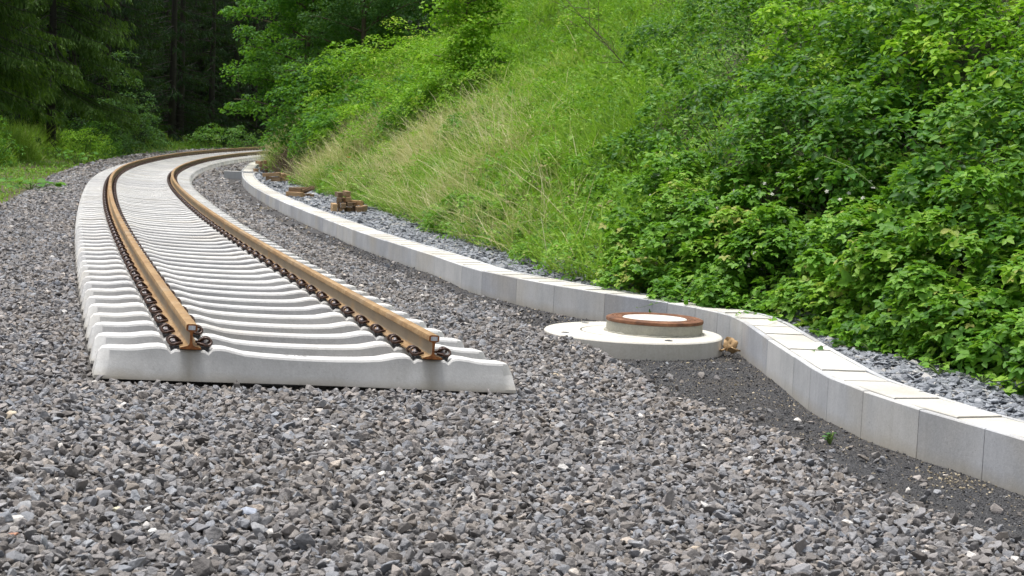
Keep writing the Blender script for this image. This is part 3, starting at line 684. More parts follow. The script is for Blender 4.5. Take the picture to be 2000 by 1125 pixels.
# cross block that juts out towards the track where the trough changes line
bs = BR_S; P0 = tpt(bs, 2.18, 0); P1 = tpt(bs, 3.3, 0); hb = float(np.interp(bs, SS, HH)); zb = ZT + float(grade(bs)) + .02
me, c0 = sect_mesh(P0[:2], P1[:2], hb - math.pi / 2, hb - math.pi / 2, zb, zb, .0, 'trough_section', M['trough'], [(.0, -.36), (.0, -.006), (.006, .0), (.10, .0), (.104, -.1), (.44, -.1), (.446, 0), (.54, 0), (.55, -.006), (.55, -.36)])
put('trough_section', me, c0)
me, c0 = sect_mesh(P0[:2], tpt(bs, 2.66, 0)[:2], hb - math.pi / 2, hb - math.pi / 2, zb + .004, zb + .004, .0, 'cover_slab', M['lid'], [(.104, -.04), (.104, 0), (.44, 0), (.44, -.04)])
put('cover_slab', me, c0)
far = [tuple(P1[:2] * 0 + tpt(46.9, 2.74, 0)[:2])] + [tuple(q[:2]) for q in tpt(_s3, _u3, 0)]; far = np.array(far)
fx, fy, ft = along(far[:, 0], far[:, 1]); fh = heading(fx, fy, 30)
k_ = 0; q = 0
while k_ < len(fx) - 60:
    k2 = k_ + 50; za, zb2 = zt_at(fx[k_], fy[k_]) + .02, zt_at(fx[k2], fy[k2]) + .02
    put('trough_section', *sect_mesh((fx[k_], fy[k_]), (fx[k2], fy[k2]), fh[k_], fh[k2], za, zb2))
    if q < 26:
        km = (k_ + k2) // 2
        for a, b in ((k_, km), (km, k2)):
            put('cover_slab', *slab_mesh((fx[a], fy[a]), (fx[b], fy[b]), fh[a], fh[b], zt_at(fx[a], fy[a]) + .016, zt_at(fx[b], fy[b]) + .016))
    k_ = k2; q += 1

# ------------------------------------------------------------------ manhole
mh = empty('manhole', (1.055, 13.70, -.01)); tag(mh, 'round concrete manhole with a rusty iron ring on a wide cream slab', 'manhole')
def disc(name, prof, mat, loc, seg=96, smooth=True):
    me = lathe(prof, seg, mat, name, smooth); me.set_sharp_from_angle(angle=math.radians(30))
    o = link(name, me, mh, loc); return o
disc('base_slab', [(.0005, .0), (.44, .0), (.446, -.03), (.452, -.03), (.458, .0), (.745, -.001), (.757, -.006), (.765, -.016), (.768, -.12), (.762, -.24), (.7, -.3), (.0005, -.3)][::-1], M['slab'], (0, 0, 0))
disc('neck', [(.0005, .095), (.408, .095), (.413, .09), (.415, .0), (.415, -.03), (.0005, -.03)][::-1], M['neck'], (.185, .045, 0))
rg = [(.0005, .100), (.283, .100), (.2835, .121), (.290, .123), (.300, .1215), (.304, .127), (.322, .128), (.325, .123), (.334, .123), (.337, .1285), (.356, .1285), (.359, .123), (.368, .123), (.371, .128), (.392, .127), (.402, .124), (.417, .118), (.419, .108), (.418, .094), (.405, .092), (.0005, .092)]
ir = disc('iron_ring', rg[::-1], M['ring'], (.185, .045, 0))
disc('cover', [(.0005, .121), (.262, .1205), (.274, .121), (.2775, .117), (.278, .101), (.0005, .101)][::-1], M['cover'], (.185, .045, 0))
for i, (a, r_) in enumerate(((-1.15, .62), (3.6, .66), (2.2, .66), (.75, .66))):
    lp = lathe([(.0005, .002), (.030, .002), (.034, .0012), (.036, -.004), (.0005, -.004)][::-1], 16, M['plate'], 'lifting_socket')
    o = link('lifting_socket', lp, mh, (r_ * math.cos(a) + .0, r_ * math.sin(a), .0)); o.scale = (1, 1.5 if i == 0 else 1, 1)
r_ = np.random.default_rng(3); a_ = np.linspace(0, 2 * math.pi, 73); rad_ = .421 + r_.normal(0, .005, 73); rad_[-1] = rad_[0]
g_m = tube(np.stack([rad_ * np.cos(a_), rad_ * np.sin(a_), np.full(73, .001)], 1), np.clip(r_.normal(.010, .004, 73), .004, .02), 5)
link('mortar_joint', mesh_np('mortar_joint', g_m[0], g_m[1], M['neck'], smooth=True), mh, (.185, .045, 0))
for hx, hy in ((-.17, -.02), (-.10, -.10), (.12, .09)):
    link('lid_hole', lathe([(.0005, .1220), (.009, .1220), (.010, .1212)][::-1], 12, M['plate'], 'lid_hole'), mh, (.185 + hx, .045 + hy, 0))
# crumpled dry leaf between the slab and the trough wall
def crumple(seed, sx, sy, sz):
    r = np.random.default_rng(seed); n = 9; g1, g2 = np.meshgrid(np.linspace(-1, 1, n), np.linspace(-1, 1, n), indexing='ij')
    rr_ = np.sqrt(np.clip(g1 ** 2 + g2 ** 2, 0, 2)); z = .5 * np.cos(g1 * 2.3 + r.uniform(0, 6)) * np.sin(g2 * 3 + r.uniform(0, 6)) + r.normal(0, .22, g1.shape) + .4 * rr_
    V = np.stack([g1 * sx * (1 - .18 * g2 ** 2), g2 * sy * (1 - .25 * g1 ** 2), z * sz], -1).reshape(-1, 3)
    F = [(i * n + j, (i + 1) * n + j, (i + 1) * n + j + 1, i * n + j + 1) for i in range(n - 1) for j in range(n - 1)]
    me = mesh_np('dry_leaf', V, np.array(F), M['deadleaf']); return me
for i, (x, y, z, s1, lb) in enumerate(((1.865, 13.52, -.10, 1.0, 'large crumpled tan leaf wedged between manhole slab and trough wall'), (1.885, 13.38, -.135, .75, 'small curled tan leaf on the grit in front of the bigger wedged one'), (1.80, 13.42, -.135, .55, 'smallest flat tan leaf against the foot of the manhole slab'))):
    o = link('dry_leaf', crumple(20 + i, .062 * s1, .075 * s1, .028 * s1), None, (x, y, z + .03)); o.rotation_euler = (.9 * (i == 0), .5, i * 1.3)
    sm_ = o.modifiers.new('thick', 'SOLIDIFY'); sm_.thickness = .0015
    tag(o, lb, 'dry leaf', 'dry leaves by the manhole')

# ------------------------------------------------------------------ stacks of wooden blocks on the gravel strip
def timber(L_, w_, h_):
    bm = bevel_box(L_, w_ * .98, h_ * .97, .007); return bm_mesh(bm, 'timber_block', M['timber'])
def block(base, dx, dz, L_=.5, w_=.095, h_=.095, rz=0., roll=0., pitch=0., dy=0., label='', group=''):
    # dx runs along the picture-facing side of the stack, the block's length runs away from the track end
    h = base['h']; o = link('timber_block', timber(L_, w_, h_))
    x = base['p'][0] + dx * math.cos(h) + dy * math.sin(h); y = base['p'][1] - dx * math.sin(h) + dy * math.cos(h)
    o.location = (x, y, base['p'][2] + dz)
    o.rotation_euler = (roll, pitch, math.pi / 2 - h + rz)
    tag(o, label, 'wooden block', group); return o
def stackbase(px, py, h, y0=20):
    p_ = at(px, py, y0); return {'p': (p_[0], p_[1], p_[2] + .012), 'h': h}
b1 = stackbase(680, 417, math.radians(-8)); D = -.19
g1 = 'wooden blocks in the tall stack'
for dx, dz, w_, h_, rz, L_, dy, lb in (
    (-.275, .085, .10, .17, .03, .55, .0, 'dark upright wooden block at the trough side of the tall stack'),
    (-.185, .345, .10, .10, .05, .60, .02, 'grey weathered wooden block on the upper left top of the tall stack'),
    (-.165, .245, .11, .10, -.04, .55, .03, 'dark wooden block under the weathered upper left one in the tall stack'),
    (-.035, .370, .105, .11, .06, .5, .03, 'topmost wooden block of the tall stack, pale cut upper face'),
    (.005, .262, .105, .095, -.02, .5, .01, 'wooden block directly under the topmost pale one in the tall stack'),
    (.015, .168, .095, .095, .04, .5, .0, 'orange brown block in the middle of the tall stack, above a dark hollow'),
    (-.085, .138, .105, .105, -.03, .5, -.02, 'light framed wooden block end at the centre left of the tall stack'),
    (-.185, .135, .05, .095, .02, .5, .0, 'narrow upright wooden plank wedged at the left of the tall stack'),
    (-.125, .042, .13, .080, .0, .55, .0, 'bottom wooden block of the tall stack, lying on the slate gravel at its left'),
    (.185, .070, .11, .125, .10, .5, -.01, 'right hand low wooden block beside the dark hollow of the tall stack'),
    (.305, .082, .105, .125, -.12, .5, .03, 'outermost right wooden block at the foot of the tall stack'),
    (.110, .195, .08, .10, .5, .45, .08, 'angled reddish wooden block at the right shoulder of the tall stack'),
    (.085, .05, .10, .09, .0, .35, .16, 'recessed dark block at the back of the tall stack hollow'),
    (.0, .05, .09, .09, .05, .40, .10, 'low dark block set back at the middle of the tall stack'),
    (-.095, .245, .07, .095, .1, .45, .12, 'recessed dark block in the upper gap of the tall stack'),
    (.19, .175, .10, .07, -.3, .45, .12, 'thin board lying over the right hand blocks of the tall stack')):
    block(b1, dx, dz, L_, w_, h_, rz * 1.6, dy=L_ / 2 + dy * 1.6 + (hash(lb) % 5) * 0 + .035 * math.sin(dx * 40 + dz * 25), label=lb, group=g1)
b2 = stackbase(585, 386, math.radians(-10)); g2 = 'wooden blocks in the low pile'
for dx, dz, w_, h_, rz, L_, dy, pt_, lb in (
    (-.14, .06, .12, .12, 1.05, .52, .0, 0, 'long wooden block lying along the front left of the low pile'),
    (-.12, .17, .10, .10, 1.10, .40, .05, 0, 'pale block laid on top of the long one in the low pile'),
    (.06, .045, .11, .09, .2, .45, .1, 0, 'short block end showing at the bottom centre of the low pile'),
    (.06, .14, .09, .09, .1, .45, .18, 0, 'upper centre block of the low pile, its end facing the track'),
    (.20, .16, .12, .08, .7, .60, .15, .35, 'grey tilted wooden beam leaning on the right of the low pile'),
    (.02, .20, .1, .06, .9, .5, .3, .05, 'rear flat board on top of the low pile'),
    (.30, .04, .1, .08, .3, .4, .2, 0, 'outermost dark block under the tilted beam of the low pile')):
    block(b2, dx * .85, dz, L_ * .8, w_, h_, rz, dy=dy, pitch=pt_, label=lb, group=g2)
b3 = stackbase(542, 357, math.radians(-12)); g3 = 'wooden blocks under the bare soil'
for dx, dz, w_, h_, rz, L_, dy, pt_, lb in (
    (-.20, .22, .15, .11, 1.0, .75, .0, .08, 'long tan block on top of the pile below the bare soil, pointing at the track'),
    (-.12, .09, .13, .13, .9, .70, .0, 0, 'lower tan block with a dark knot hole in the pile below the bare soil'),
    (.12, .22, .14, .12, .4, .6, .2, -.06, 'middle orange block of the pile below the bare soil'),
    (.16, .09, .13, .12, .2, .5, .1, 0, 'bottom block at the middle of the pile below the bare soil'),
    (.36, .17, .13, .14, -.2, .5, .3, 0, 'right upper block of the pile below the bare soil'),
    (.40, .05, .12, .15, .35, .4, .0, 0, 'small upright block at the right foot of the pile below the bare soil')):
    block(b3, dx * .9, dz, L_ * .75, w_, h_, rz, dy=dy, pitch=pt_, label=lb, group=g3)
b4 = stackbase(506, 339, math.radians(-8), 30); g4 = 'wooden blocks in the farthest stack'
for dx, dz, w_, h_, rz, L_, dy, pt_, lb in (
    (-.22, .10, .15, .16, .5, .5, .0, 0, 'front left tan block of the farthest stack behind the trough'),
    (-.02, .30, .13, .13, .2, .5, .1, 0, 'pale block end in the middle of the farthest stack'),
    (.02, .12, .13, .13, .0, .5, .3, 0, 'dark recessed block low in the farthest stack'),
    (-.10, .43, .14, .13, .9, .6, .3, 0, 'dark red block on the upper left of the farthest stack'),
    (.16, .45, .14, .15, .1, .5, .3, 0, 'topmost reddish block of the farthest stack'),
    (.20, .24, .13, .12, .4, .5, .1, 0, 'right block of the farthest stack, pale upper edge'),
    (.22, .08, .13, .13, -.2, .5, .2, 0, 'bottom right dark block of the farthest stack')):
    block(b4, dx * .8 + .06, dz * .85, L_ * .6, w_ * .85, h_ * .85, rz * .5, dy=dy + .15, pitch=pt_, label=lb, group=g4)

# ------------------------------------------------------------------ a few stones that stand out in the ballast
def odd_stone(px, py, size, col, label, seed, zoff=.35):
    p_ = at(px, py, 4.5, 40); r = random.Random(seed); bm = bmesh.new()
    for j in range(16):
        v = Vector((r.gauss(0, 1), r.gauss(0, 1), r.gauss(0, 1))).normalized() * r.uniform(.85, 1.05)
        bm.verts.new((v.x * size * .6, v.y * size * .45, v.z * size * .36))
    bmesh.ops.convex_hull(bm, input=bm.verts[:])
    for v in [v for v in bm.verts if not v.link_faces]: bm.verts.remove(v)
    bmesh.ops.bevel(bm, geom=bm.edges[:], offset=size * .04, segments=1, affect='EDGES')
    o = link('stone', bm_mesh(bm, 'stone', flat('odd_stone_mat', col, .7)), None, (p_[0], p_[1], p_[2] + size * .28)); o.rotation_euler = (r.uniform(-.3, .3), r.uniform(-.3, .3), r.uniform(0, 6))
    tag(o, label, 'stone', 'odd coloured stones in the ballast')
odd_stone(488, 1015, .075, (.42, .46, .54), 'large bluish white stone with a pale vein low in the foreground ballast', 1)
odd_stone(26, 1054, .055, (.42, .21, .13), 'orange red stone at the lower left edge of the ballast', 2)
odd_stone(228, 1005, .045, (.62, .58, .42), 'small cream yellow stone in the lower left ballast', 3)
odd_stone(1256, 766, .042, (.66, .54, .52), 'pinkish white stone near where the ballast meets the grit path', 4)
odd_stone(1374, 876, .036, (.72, .70, .66), 'small bright white stone between manhole and lower right corner', 5)
odd_stone(745, 931, .040, (.72, .70, .66), 'small white chip in the ballast below the middle of the front sleeper', 6)
odd_stone(1086, 738, .060, (.46, .38, .26), 'tan stone in the ballast between the front sleeper and the manhole', 7)
odd_stone(20, 819, .075, (.58, .50, .38), 'pale buff stone at the left edge level with the front sleeper', 8)
odd_stone(300, 1048, .048, (.62, .62, .60), 'pale grey white stone near the bottom left', 9)
odd_stone(375, 1032, .055, (.52, .45, .42), 'flat pinkish stone just beyond the bluish white one', 10)
odd_stone(1355, 1090, .05, (.50, .42, .33), 'beige stone at the bottom edge right of centre', 11)
odd_stone(1545, 742, .030, (.74, .74, .72), 'tiny white pebble lying on the grit path', 12)
odd_stone(835, 765, .045, (.11, .10, .06), 'dark mossy stone touching the foot of the front sleeper', 13)

# ================================================================== PLANTS
def branch_path(p0, d0, L_, n=6, droop=.0, wob=.1, r=None):
    p = np.array(p0, float); d = norm(np.array(d0, float)[None])[0]; out = [p.copy()]
    for i in range(n):
        d = d + np.array([0, 0, -droop]) / n + rng.normal(0, wob, 3) / n ** .5 * .6; d = d / np.linalg.norm(d)
        p = p + d * L_ / n; out.append(p.copy())
    return np.array(out)
# ---- leafy bush: many small lumps over a rounded body, each lump covered with leaf sprays
def bush_geom(rad, nl, nleaf, Ls, spread=.5, tpl=LEAF6, trifol=True, wid=.62, up=.5, lump=(.22, .42), low=-.15, tb=0., seed=1, stretch=1.):
    """leaves of a bush centred on the origin (base at z=0); rad=(rx,ry,rz)"""
    r = np.random.default_rng(seed); rx, ry, rz = rad
    d = r.normal(size=(nl, 3)); d = norm(d); d[:, 2] = np.abs(d[:, 2]) * 1.0 + low; d = norm(d)
    rr_ = r.uniform(.55, 1.0, nl) ** .6
    LC = d * np.array([rx, ry, rz]) * (rr_ * r.uniform(.85, 1.15, nl))[:, None]; LR_ = r.uniform(lump[0] * .8, lump[1], nl) * (.6 + .4 * min(rx, rz))
    ltint = r.normal(0, .17, nl)
    k_ = r.integers(0, nl, nleaf); ld = norm(r.normal(size=(nleaf, 3)) + d[k_] * .9 + np.array([0, 0, .55]))
    sh = r.uniform(.55, 1.08, nleaf) ** .5
    P = LC[k_] + ld * (LR_[k_] * sh)[:, None] * np.array([1, 1, .8 * stretch])
    Nn = norm(ld * spread + np.array([0, 0, up]) + r.normal(0, .33, (nleaf, 3)))
    A = norm(np.cross(Nn, r.normal(size=(nleaf, 3)))); A = norm(A + ld * .35 + np.array([0, 0, -.18]))
    L_ = r.lognormal(math.log(Ls), .25, nleaf); t = np.clip(.45 + ltint[k_] + r.normal(0, .17, nleaf) + .15 * (sh - .8) + tb, 0, 1)
    parts = [scatter(tpl, P, A, Nn, L_, L_ * wid, t)]
    if trifol:
        for sg in (-1, 1):
            S = norm(np.cross(Nn, A)) * sg; A2 = norm(A * .35 + S); parts.append(scatter(tpl, P, A2, norm(Nn + S * .15), L_ * .88, L_ * .88 * wid, np.clip(t + r.normal(0, .04, nleaf), 0, 1)))
    return merge(parts)
def stems_geom(rad, n, r0=.008, seed=1, arch=1.2, Lm=1.0):
    r = np.random.default_rng(seed); parts = []
    for i in range(n):
        a = r.uniform(0, 6.28); d = np.array([math.cos(a) * .7, math.sin(a) * .7, 1.0]); b = np.array([math.cos(a), math.sin(a), 0]) * r.uniform(0, .5) * rad[0]
        parts.append(tube(branch_path(b, d, r.uniform(.8, 1.3) * Lm * rad[2], 6, arch * r.uniform(.3, 1), .12), np.linspace(r0, r0 * .35, 7), 4))
    return merge(parts)
def plant(name, label, cat, loc, geoms, group=None, rz=0., scale=(1, 1, 1)):
    """geoms: list of (part name, (V,F,t) or mesh, material)"""
    o = empty(name, loc, rz); o.scale = scale; tag(o, label, cat, group)
    for nm, g, mt in geoms:
        me = g if isinstance(g, bpy.types.Mesh) else mesh_np(nm, g[0], g[1], mt, g[2])
        link(nm, me, o)
    return o
def flowers_geom(rad, n, size, seed=1):
    r = np.random.default_rng(seed); d = norm(r.normal(size=(n, 3))); d[:, 2] = np.abs(d[:, 2]); P = d * np.array(rad) * r.uniform(.9, 1.08, n)[:, None]
    parts = []
    for kx in range(5):
        a = kx * 1.2566; Nn = norm(d + r.normal(0, .3, (n, 3))); X = norm(np.cross(Nn, np.array([0, 0, 1.]) + r.normal(0, .1, (n, 3)))); Y_ = np.cross(Nn, X)
        parts.append(scatter(LEAF2, P, X * math.cos(a) + Y_ * math.sin(a), Nn, np.full(n, size), np.full(n, size * .8), r.random(n)))
    return merge(parts)

# ---- the thicket on the right of the bank: individual bushes planted where they stand on the slope
BUSH = []   # (px, py, rx, ry, rz, kind, words)
def add_bush(px, py, rx, rz, kind, words, nleaf, Ls, ry=None, tb=0., y0=9, sink=.25, seed=None, fl=0, cat='bush', group=None, lump=(.22, .42), wid=.62, trifol=None, mat=None, spread=.45, up=.75, nl=None):
    p_ = at(px, py, y0); ry = ry or rx; sd_ = seed or int(px * 7 + py)
    tri = trifol if trifol is not None else (kind == 'bramble')
    mt = mat or {'bramble': M['bramble'], 'dark': M['darkleaf'], 'light': M['lightleaf'], 'willow': M['willow'], 'weed': M['weed'], 'tree': M['treeleaf']}[kind]
    far = p_[1] > 26
    g = bush_geom((rx, ry, rz), nl or int(16 + 26 * rx * rz), nleaf, Ls, tpl=LEAF2 if far else LEAF6, trifol=tri, tb=tb, seed=sd_, lump=lump, wid=wid, spread=spread, up=up)
    ge = [('foliage', g, mt), ('stems', stems_geom((rx, ry, rz), 7, .005, seed=sd_, Lm=.8), M['sprucebark'])]
    if fl: ge.append(('blossom', flowers_geom((rx, ry, rz * 1.02), fl, .024, sd_), M['petal']))
    nm = {'bramble': 'bramble_bush', 'dark': 'dogwood_bush', 'light': 'leafy_bush', 'willow': 'willow_bush', 'weed': 'weed_clump', 'tree': 'leafy_bush'}[kind]
    return plant(nm, words, cat, (p_[0], p_[1], p_[2] - sink), ge, group)
G1 = 'bushes on the bank beside the trough'
for a in (
    # lower row, hanging towards the trough
    (1985, 728, .55, .62, 'bramble', 'bramble bush at the right edge just above the slate gravel', 1950, 0.060),
    (1880, 700, .52, .60, 'bramble', 'low bramble bush whose leaves spill onto the slate gravel', 1950, 0.060),
    (1775, 672, .50, .58, 'bramble', 'bramble bush behind the second bend of the trough, broad pale leaves', 1950, 0.060),
    (1660, 645, .48, .55, 'bramble', 'bramble bush where the slate gravel starts to show behind the trough', 1820, 0.058),
    (1565, 612, .50, .50, 'bramble', 'bramble bush hanging over the corner of the trough', 1950, 0.056),
    (1455, 592, .50, .52, 'bramble', 'bramble bush overhanging the trough right behind the manhole, yellowed tips', 2080, 0.056),
    (1345, 580, .58, .62, 'bramble', 'bramble bush with big bluish leaves reaching the trough left of the manhole', 2210, 0.058),
    (1255, 560, .50, .45, 'bramble', 'leftmost bramble bush touching the trough', 1560, 0.052),
    # second row
    (1960, 640, .70, .75, 'bramble', 'tall bramble bush at the right edge, second row up from the gravel', 2600, 0.064),
    (1830, 600, .70, .80, 'bramble', 'bramble bush with large flat leaves in the middle of the right hand thicket', 2730, 0.065),
    (1700, 560, .68, .78, 'bramble', 'bramble bush with thin arching stems, above the trough corner', 2600, 0.060),
    (1570, 530, .66, .72, 'bramble', 'mid slope bramble bush carrying small pale blossoms', 2600, 0.058),
    (1440, 505, .70, .74, 'bramble', 'bramble bush above the manhole with a dark hollow under it', 2600, 0.058),
    (1320, 480, .70, .68, 'bramble', 'bramble bush at the left border of the thicket, mid slope', 2470, 0.056),
    # third row
    (1960, 510, .80, .90, 'bramble', 'bramble bush at the right edge with long grass growing through', 2990, 0.067),
    (1810, 470, .80, .85, 'bramble', 'bramble bush below the dark gap in the right hand thicket', 2990, 0.065),
    (1660, 430, .78, .80, 'bramble', 'white flowering bramble bush on the upper slope', 2860, 0.058),
    (1520, 400, .78, .75, 'bramble', 'bramble bush on the upper slope sprinkled with white blossom', 2860, 0.058),
    (1380, 390, .75, .70, 'bramble', 'bramble bush beside the grass slope with white flower heads', 2600, 0.056)):
    add_bush(*a, group=G1, fl=(60 if ('white' in a[5] or 'pale blossom' in a[5]) else 0))
for a in (
    (1960, 370, 1.0, 1.15, 'dark', 'dark green bush at the right edge under the top of the picture', 4140, 0.081),
    (1790, 340, 1.0, 1.05, 'dark', 'glossy dark bush with a black gap beneath it on the upper bank', 4140, 0.076),
    (1620, 310, 1.0, 1.05, 'dark', 'dark leaved bush in the upper middle of the thicket', 4024, 0.073),
    (1460, 300, 1.0, 1.00, 'dark', 'shiny dark leaved bush next to the pale grass slope', 4024, 0.070),
    (1330, 280, .85, .85, 'dark', 'small dark bush at the edge of the bright grass', 2989, 0.064),
    (1990, 200, 1.2, 1.35, 'light', 'yellow green bush in the upper right corner', 4945, 0.081),
    (1820, 180, 1.25, 1.35, 'dark', 'tall dark bush near the top right of the bank', 4945, 0.077),
    (1650, 160, 1.25, 1.3, 'light', 'bright green bush near the top of the bank, right of the middle', 4945, 0.073),
    (1480, 140, 1.25, 1.25, 'dark', 'dark bush at the top of the bank beside the grass', 4830, 0.070),
    (1340, 110, 1.0, 1.0, 'dark', 'small dark bush at the upper border of the grass slope', 3449, 0.067),
    (1920, 30, 1.6, 1.7, 'light', 'topmost light green bush at the right', 5290, 0.087),
    (1700, 10, 1.6, 1.7, 'dark', 'topmost dark bush right of the middle', 5290, 0.081),
    (1500, 0, 1.5, 1.6, 'dark', 'topmost dark bush above the grass border', 4830, 0.078)):
    add_bush(*a, group='tall bushes on the upper bank', sink=.1, lump=(.20, .36), wid=.56)

for i, (a, b, r0, hz, kd, w1) in enumerate(((2120, 745, .6, .65, 'bramble', 'lowest'), (2290, 760, .65, .7, 'bramble', 'outermost low'), (2110, 620, .8, .85, 'bramble', 'middle'), (2290, 600, .85, .9, 'bramble', 'outer middle'), (2110, 440, 1.0, 1.1, 'dark', 'dark upper'), (2290, 400, 1.1, 1.1, 'dark', 'dark outer upper'), (2120, 230, 1.3, 1.4, 'light', 'pale top'), (2300, 180, 1.4, 1.4, 'dark', 'outer top'))):
    add_bush(a, b, r0, hz, kd, '%s bush of the thicket where it goes on past the right picture edge' % w1, int(1500 * r0 * 1.6), .062, group='bushes past the right picture edge', seed=700 + i, sink=.2)
for i, (a, b, r0, hz, kd, nl_, ls_, lb) in enumerate((
    (632, 290, .9, 1.2, 'tree', 3600, .09, 'mid green bush at the left end of the ridge, over the bare soil'),
    (690, 280, 1.15, 1.5, 'light', 4200, .085, 'fresh green bush low on the ridge behind the dry grass'),
    (755, 268, 1.25, 1.6, 'light', 4600, .08, 'yellow green rounded bush on the ridge behind the dry grass'),
    (825, 252, 1.2, 1.6, 'tree', 4600, .08, 'mid green rounded bush in the row on the ridge'),
    (890, 228, 1.2, 1.5, 'light', 4600, .075, 'pale green bush high in the row on the ridge'),
    (950, 195, 1.1, 1.25, 'light', 4000, .075, 'topmost pale green bush in the row on the ridge'),
    (820, 300, .7, .65, 'light', 1900, .07, 'small bright bush standing in the upper dry grass'),
    (930, 262, .7, .6, 'tree', 2200, .065, 'small mid green bush between dry grass and ridge row'),
    (1005, 170, .9, .8, 'light', 1900, .06, 'small bright bush right of the ridge row'))):
    add_bush(a, b, r0, hz, kd, lb, nl_, ls_, y0=15, group='bushes along the ridge of the bank', sink=.2, seed=900 + i, wid=.55, trifol=False, lump=(.25, .45))
# ---- single leafy plants that break up the grass slope
for i, (a, b, r0, hz, kd, nl_, ls_, lb) in enumerate((
    (1160, 60, .9, .8, 'light', 1500, .06, 'pale leafy clump high on the grass slope beside the dead sapling'),
    (1090, 210, .7, .55, 'light', 1100, .05, 'yellow green clump in the middle of the grass slope'),
    (1180, 250, .8, .7, 'weed', 1500, .055, 'mid green clump on the grass slope close to the dark thicket'),
    (1010, 130, .8, .6, 'light', 1200, .055, 'bright clump on the upper grass slope, left of the middle'),
    (1230, 340, .7, .65, 'weed', 1500, .05, 'leafy clump where grass and brambles meet, mid slope'),
    (1120, 330, .6, .5, 'weed', 1100, .05, 'nettle like clump in the lower middle of the grass slope'),
    (1010, 290, .6, .5, 'light', 1000, .05, 'pale clump above the dry grass'),
    (1190, 430, .6, .55, 'weed', 1300, .048, 'dark leafy clump low on the slope near the brambles'),
    (1080, 440, .55, .5, 'weed', 1200, .048, 'leafy clump low on the slope above the middle of the trough'),
    (985, 420, .55, .5, 'bramble', 900, .05, 'broad leaved clump at the right end of the dry grass'),
    (920, 425, .5, .45, 'bramble', 850, .05, 'broad leaved clump at the foot of the dry grass'),
    (1160, 510, .45, .38, 'weed', 1000, .042, 'low feathery clump touching the slate gravel, left of the brambles'),
    (1080, 495, .4, .32, 'weed', 900, .042, 'grey green low clump at the gravel edge above the trough'),
    (870, 440, .4, .35, 'weed', 700, .045, 'small green clump at the gravel edge below the dry grass'),
    (760, 395, .5, .35, 'weed', 700, .05, 'small green clump at the gravel edge right of the tall block stack'),
    (960, 70, 1.0, .9, 'light', 1500, .07, 'light bush at the top of the grass slope'))):
    add_bush(a, b, r0, hz, kd, lb, nl_, ls_, y0=14, group='leafy clumps on the grass slope', sink=.12, cat='plant', seed=500 + i, nl=int(10 + 14 * r0), lump=(.2, .38))
# ---- shrubs and trees on the far bank
LEAFBUD = dict(sink=.3)
add_bush(700, 268, 1.6, 1.9, 'tree', 'mid green bush above the bare soil on the far bank', 6500, .10, y0=30, group='bushes on the far bank', trifol=False, wid=.7)
add_bush(620, 255, 1.5, 2.6, 'tree', 'dark mid green bush left of the pale bushes, over the far track', 7000, .11, y0=30, group='bushes on the far bank', tb=-.12, trifol=False, wid=.7)
add_bush(720, 205, 1.9, 2.2, 'light', 'yellow green bush with pale shoots in the middle of the far bank', 8000, .10, y0=30, group='bushes on the far bank', wid=.55)
add_bush(800, 190, 1.8, 2.1, 'light', 'rounded light green bush on the far bank with reddish tips', 8000, .09, y0=30, group='bushes on the far bank', wid=.55, tb=.1)
add_bush(895, 165, 1.7, 1.9, 'light', 'light green bush next to the open grass at the top of the far bank', 8000, .08, y0=28, group='bushes on the far bank', wid=.55)
add_bush(850, 245, 1.2, 1.1, 'light', 'low green bush in front of the light bushes, above the dry grass', 3800, .08, y0=28, group='bushes on the far bank', wid=.5, tb=-.1)
add_bush(575, 262, .9, 1.1, 'weed', 'leafy weeds crowning the bare soil by the far track', 2600, .07, y0=30, group='bushes on the far bank', trifol=False)

def leafy_tree(name, label, x, y, H_, R_, nleaf, Ls, mt, seed, low=.12, cat='tree', group=None, tr=.12, wid=.7, tb=0.):
    r = np.random.default_rng(seed); z = tz(x, y) - .2; parts = []; crown = []
    trunk = branch_path((0, 0, 0), (r.normal(0, .05), r.normal(0, .05), 1), H_ * .85, 9, -.2, .06); tp = [tube(trunk, np.linspace(tr, tr * .25, 10), 7)]
    nb = int(16 + H_ * 2.2); per = nleaf // (nb * 5)
    for i in range(nb):
        f = low + (1 - low) * (i + .5) / nb; q = trunk[min(9, int(f * 9))] ; a = i * 2.4 + r.normal(0, .4)
        rr_ = R_ * (1.08 - .75 * max(0, f - .35) ** 1.4) * r.uniform(.7, 1.15)
        b = branch_path(q, (math.cos(a), math.sin(a), .35 + .4 * f), rr_, 6, .45, .25); tp.append(tube(b, np.linspace(tr * .32, .012, 7), 4))
        for j in range(5):
            c0 = b[2 + min(j, 4)] + r.normal(0, .22 * R_ / 2, 3); lr = r.uniform(.30, .62) * (R_ / 2.2) ** .5
            n = per; ld = norm(r.normal(size=(n, 3)) + np.array([0, 0, .35])); P = c0 + ld * lr * (r.uniform(.3, 1, n) ** .5)[:, None] * np.array([1.15, 1.15, .6])
            Nn = norm(ld * .35 + np.array([0, 0, .65]) + r.normal(0, .35, (n, 3))); A = norm(np.cross(Nn, r.normal(size=(n, 3)))); A = norm(A + np.array([0, 0, -.35]))
            L_ = r.lognormal(math.log(Ls), .22, n); crown.append(scatter(LEAF2, P, A, Nn, L_, L_ * wid, np.clip(.45 + r.normal(0, .12) + r.normal(0, .15, n) + tb, 0, 1)))
    return plant(name, label, cat, (x, y, z), [('crown', merge(crown), mt), ('trunk', merge(tp), M['bark'])], group)
GT = 'broadleaved trees on the far bank'
leafy_tree('broadleaf_tree', 'bright green broadleaved tree leaning out over the far end of the track', -8.6, 62, 10.5, 2.9, 34000, .12, M['treeleaf'], 3, .17, group=GT)
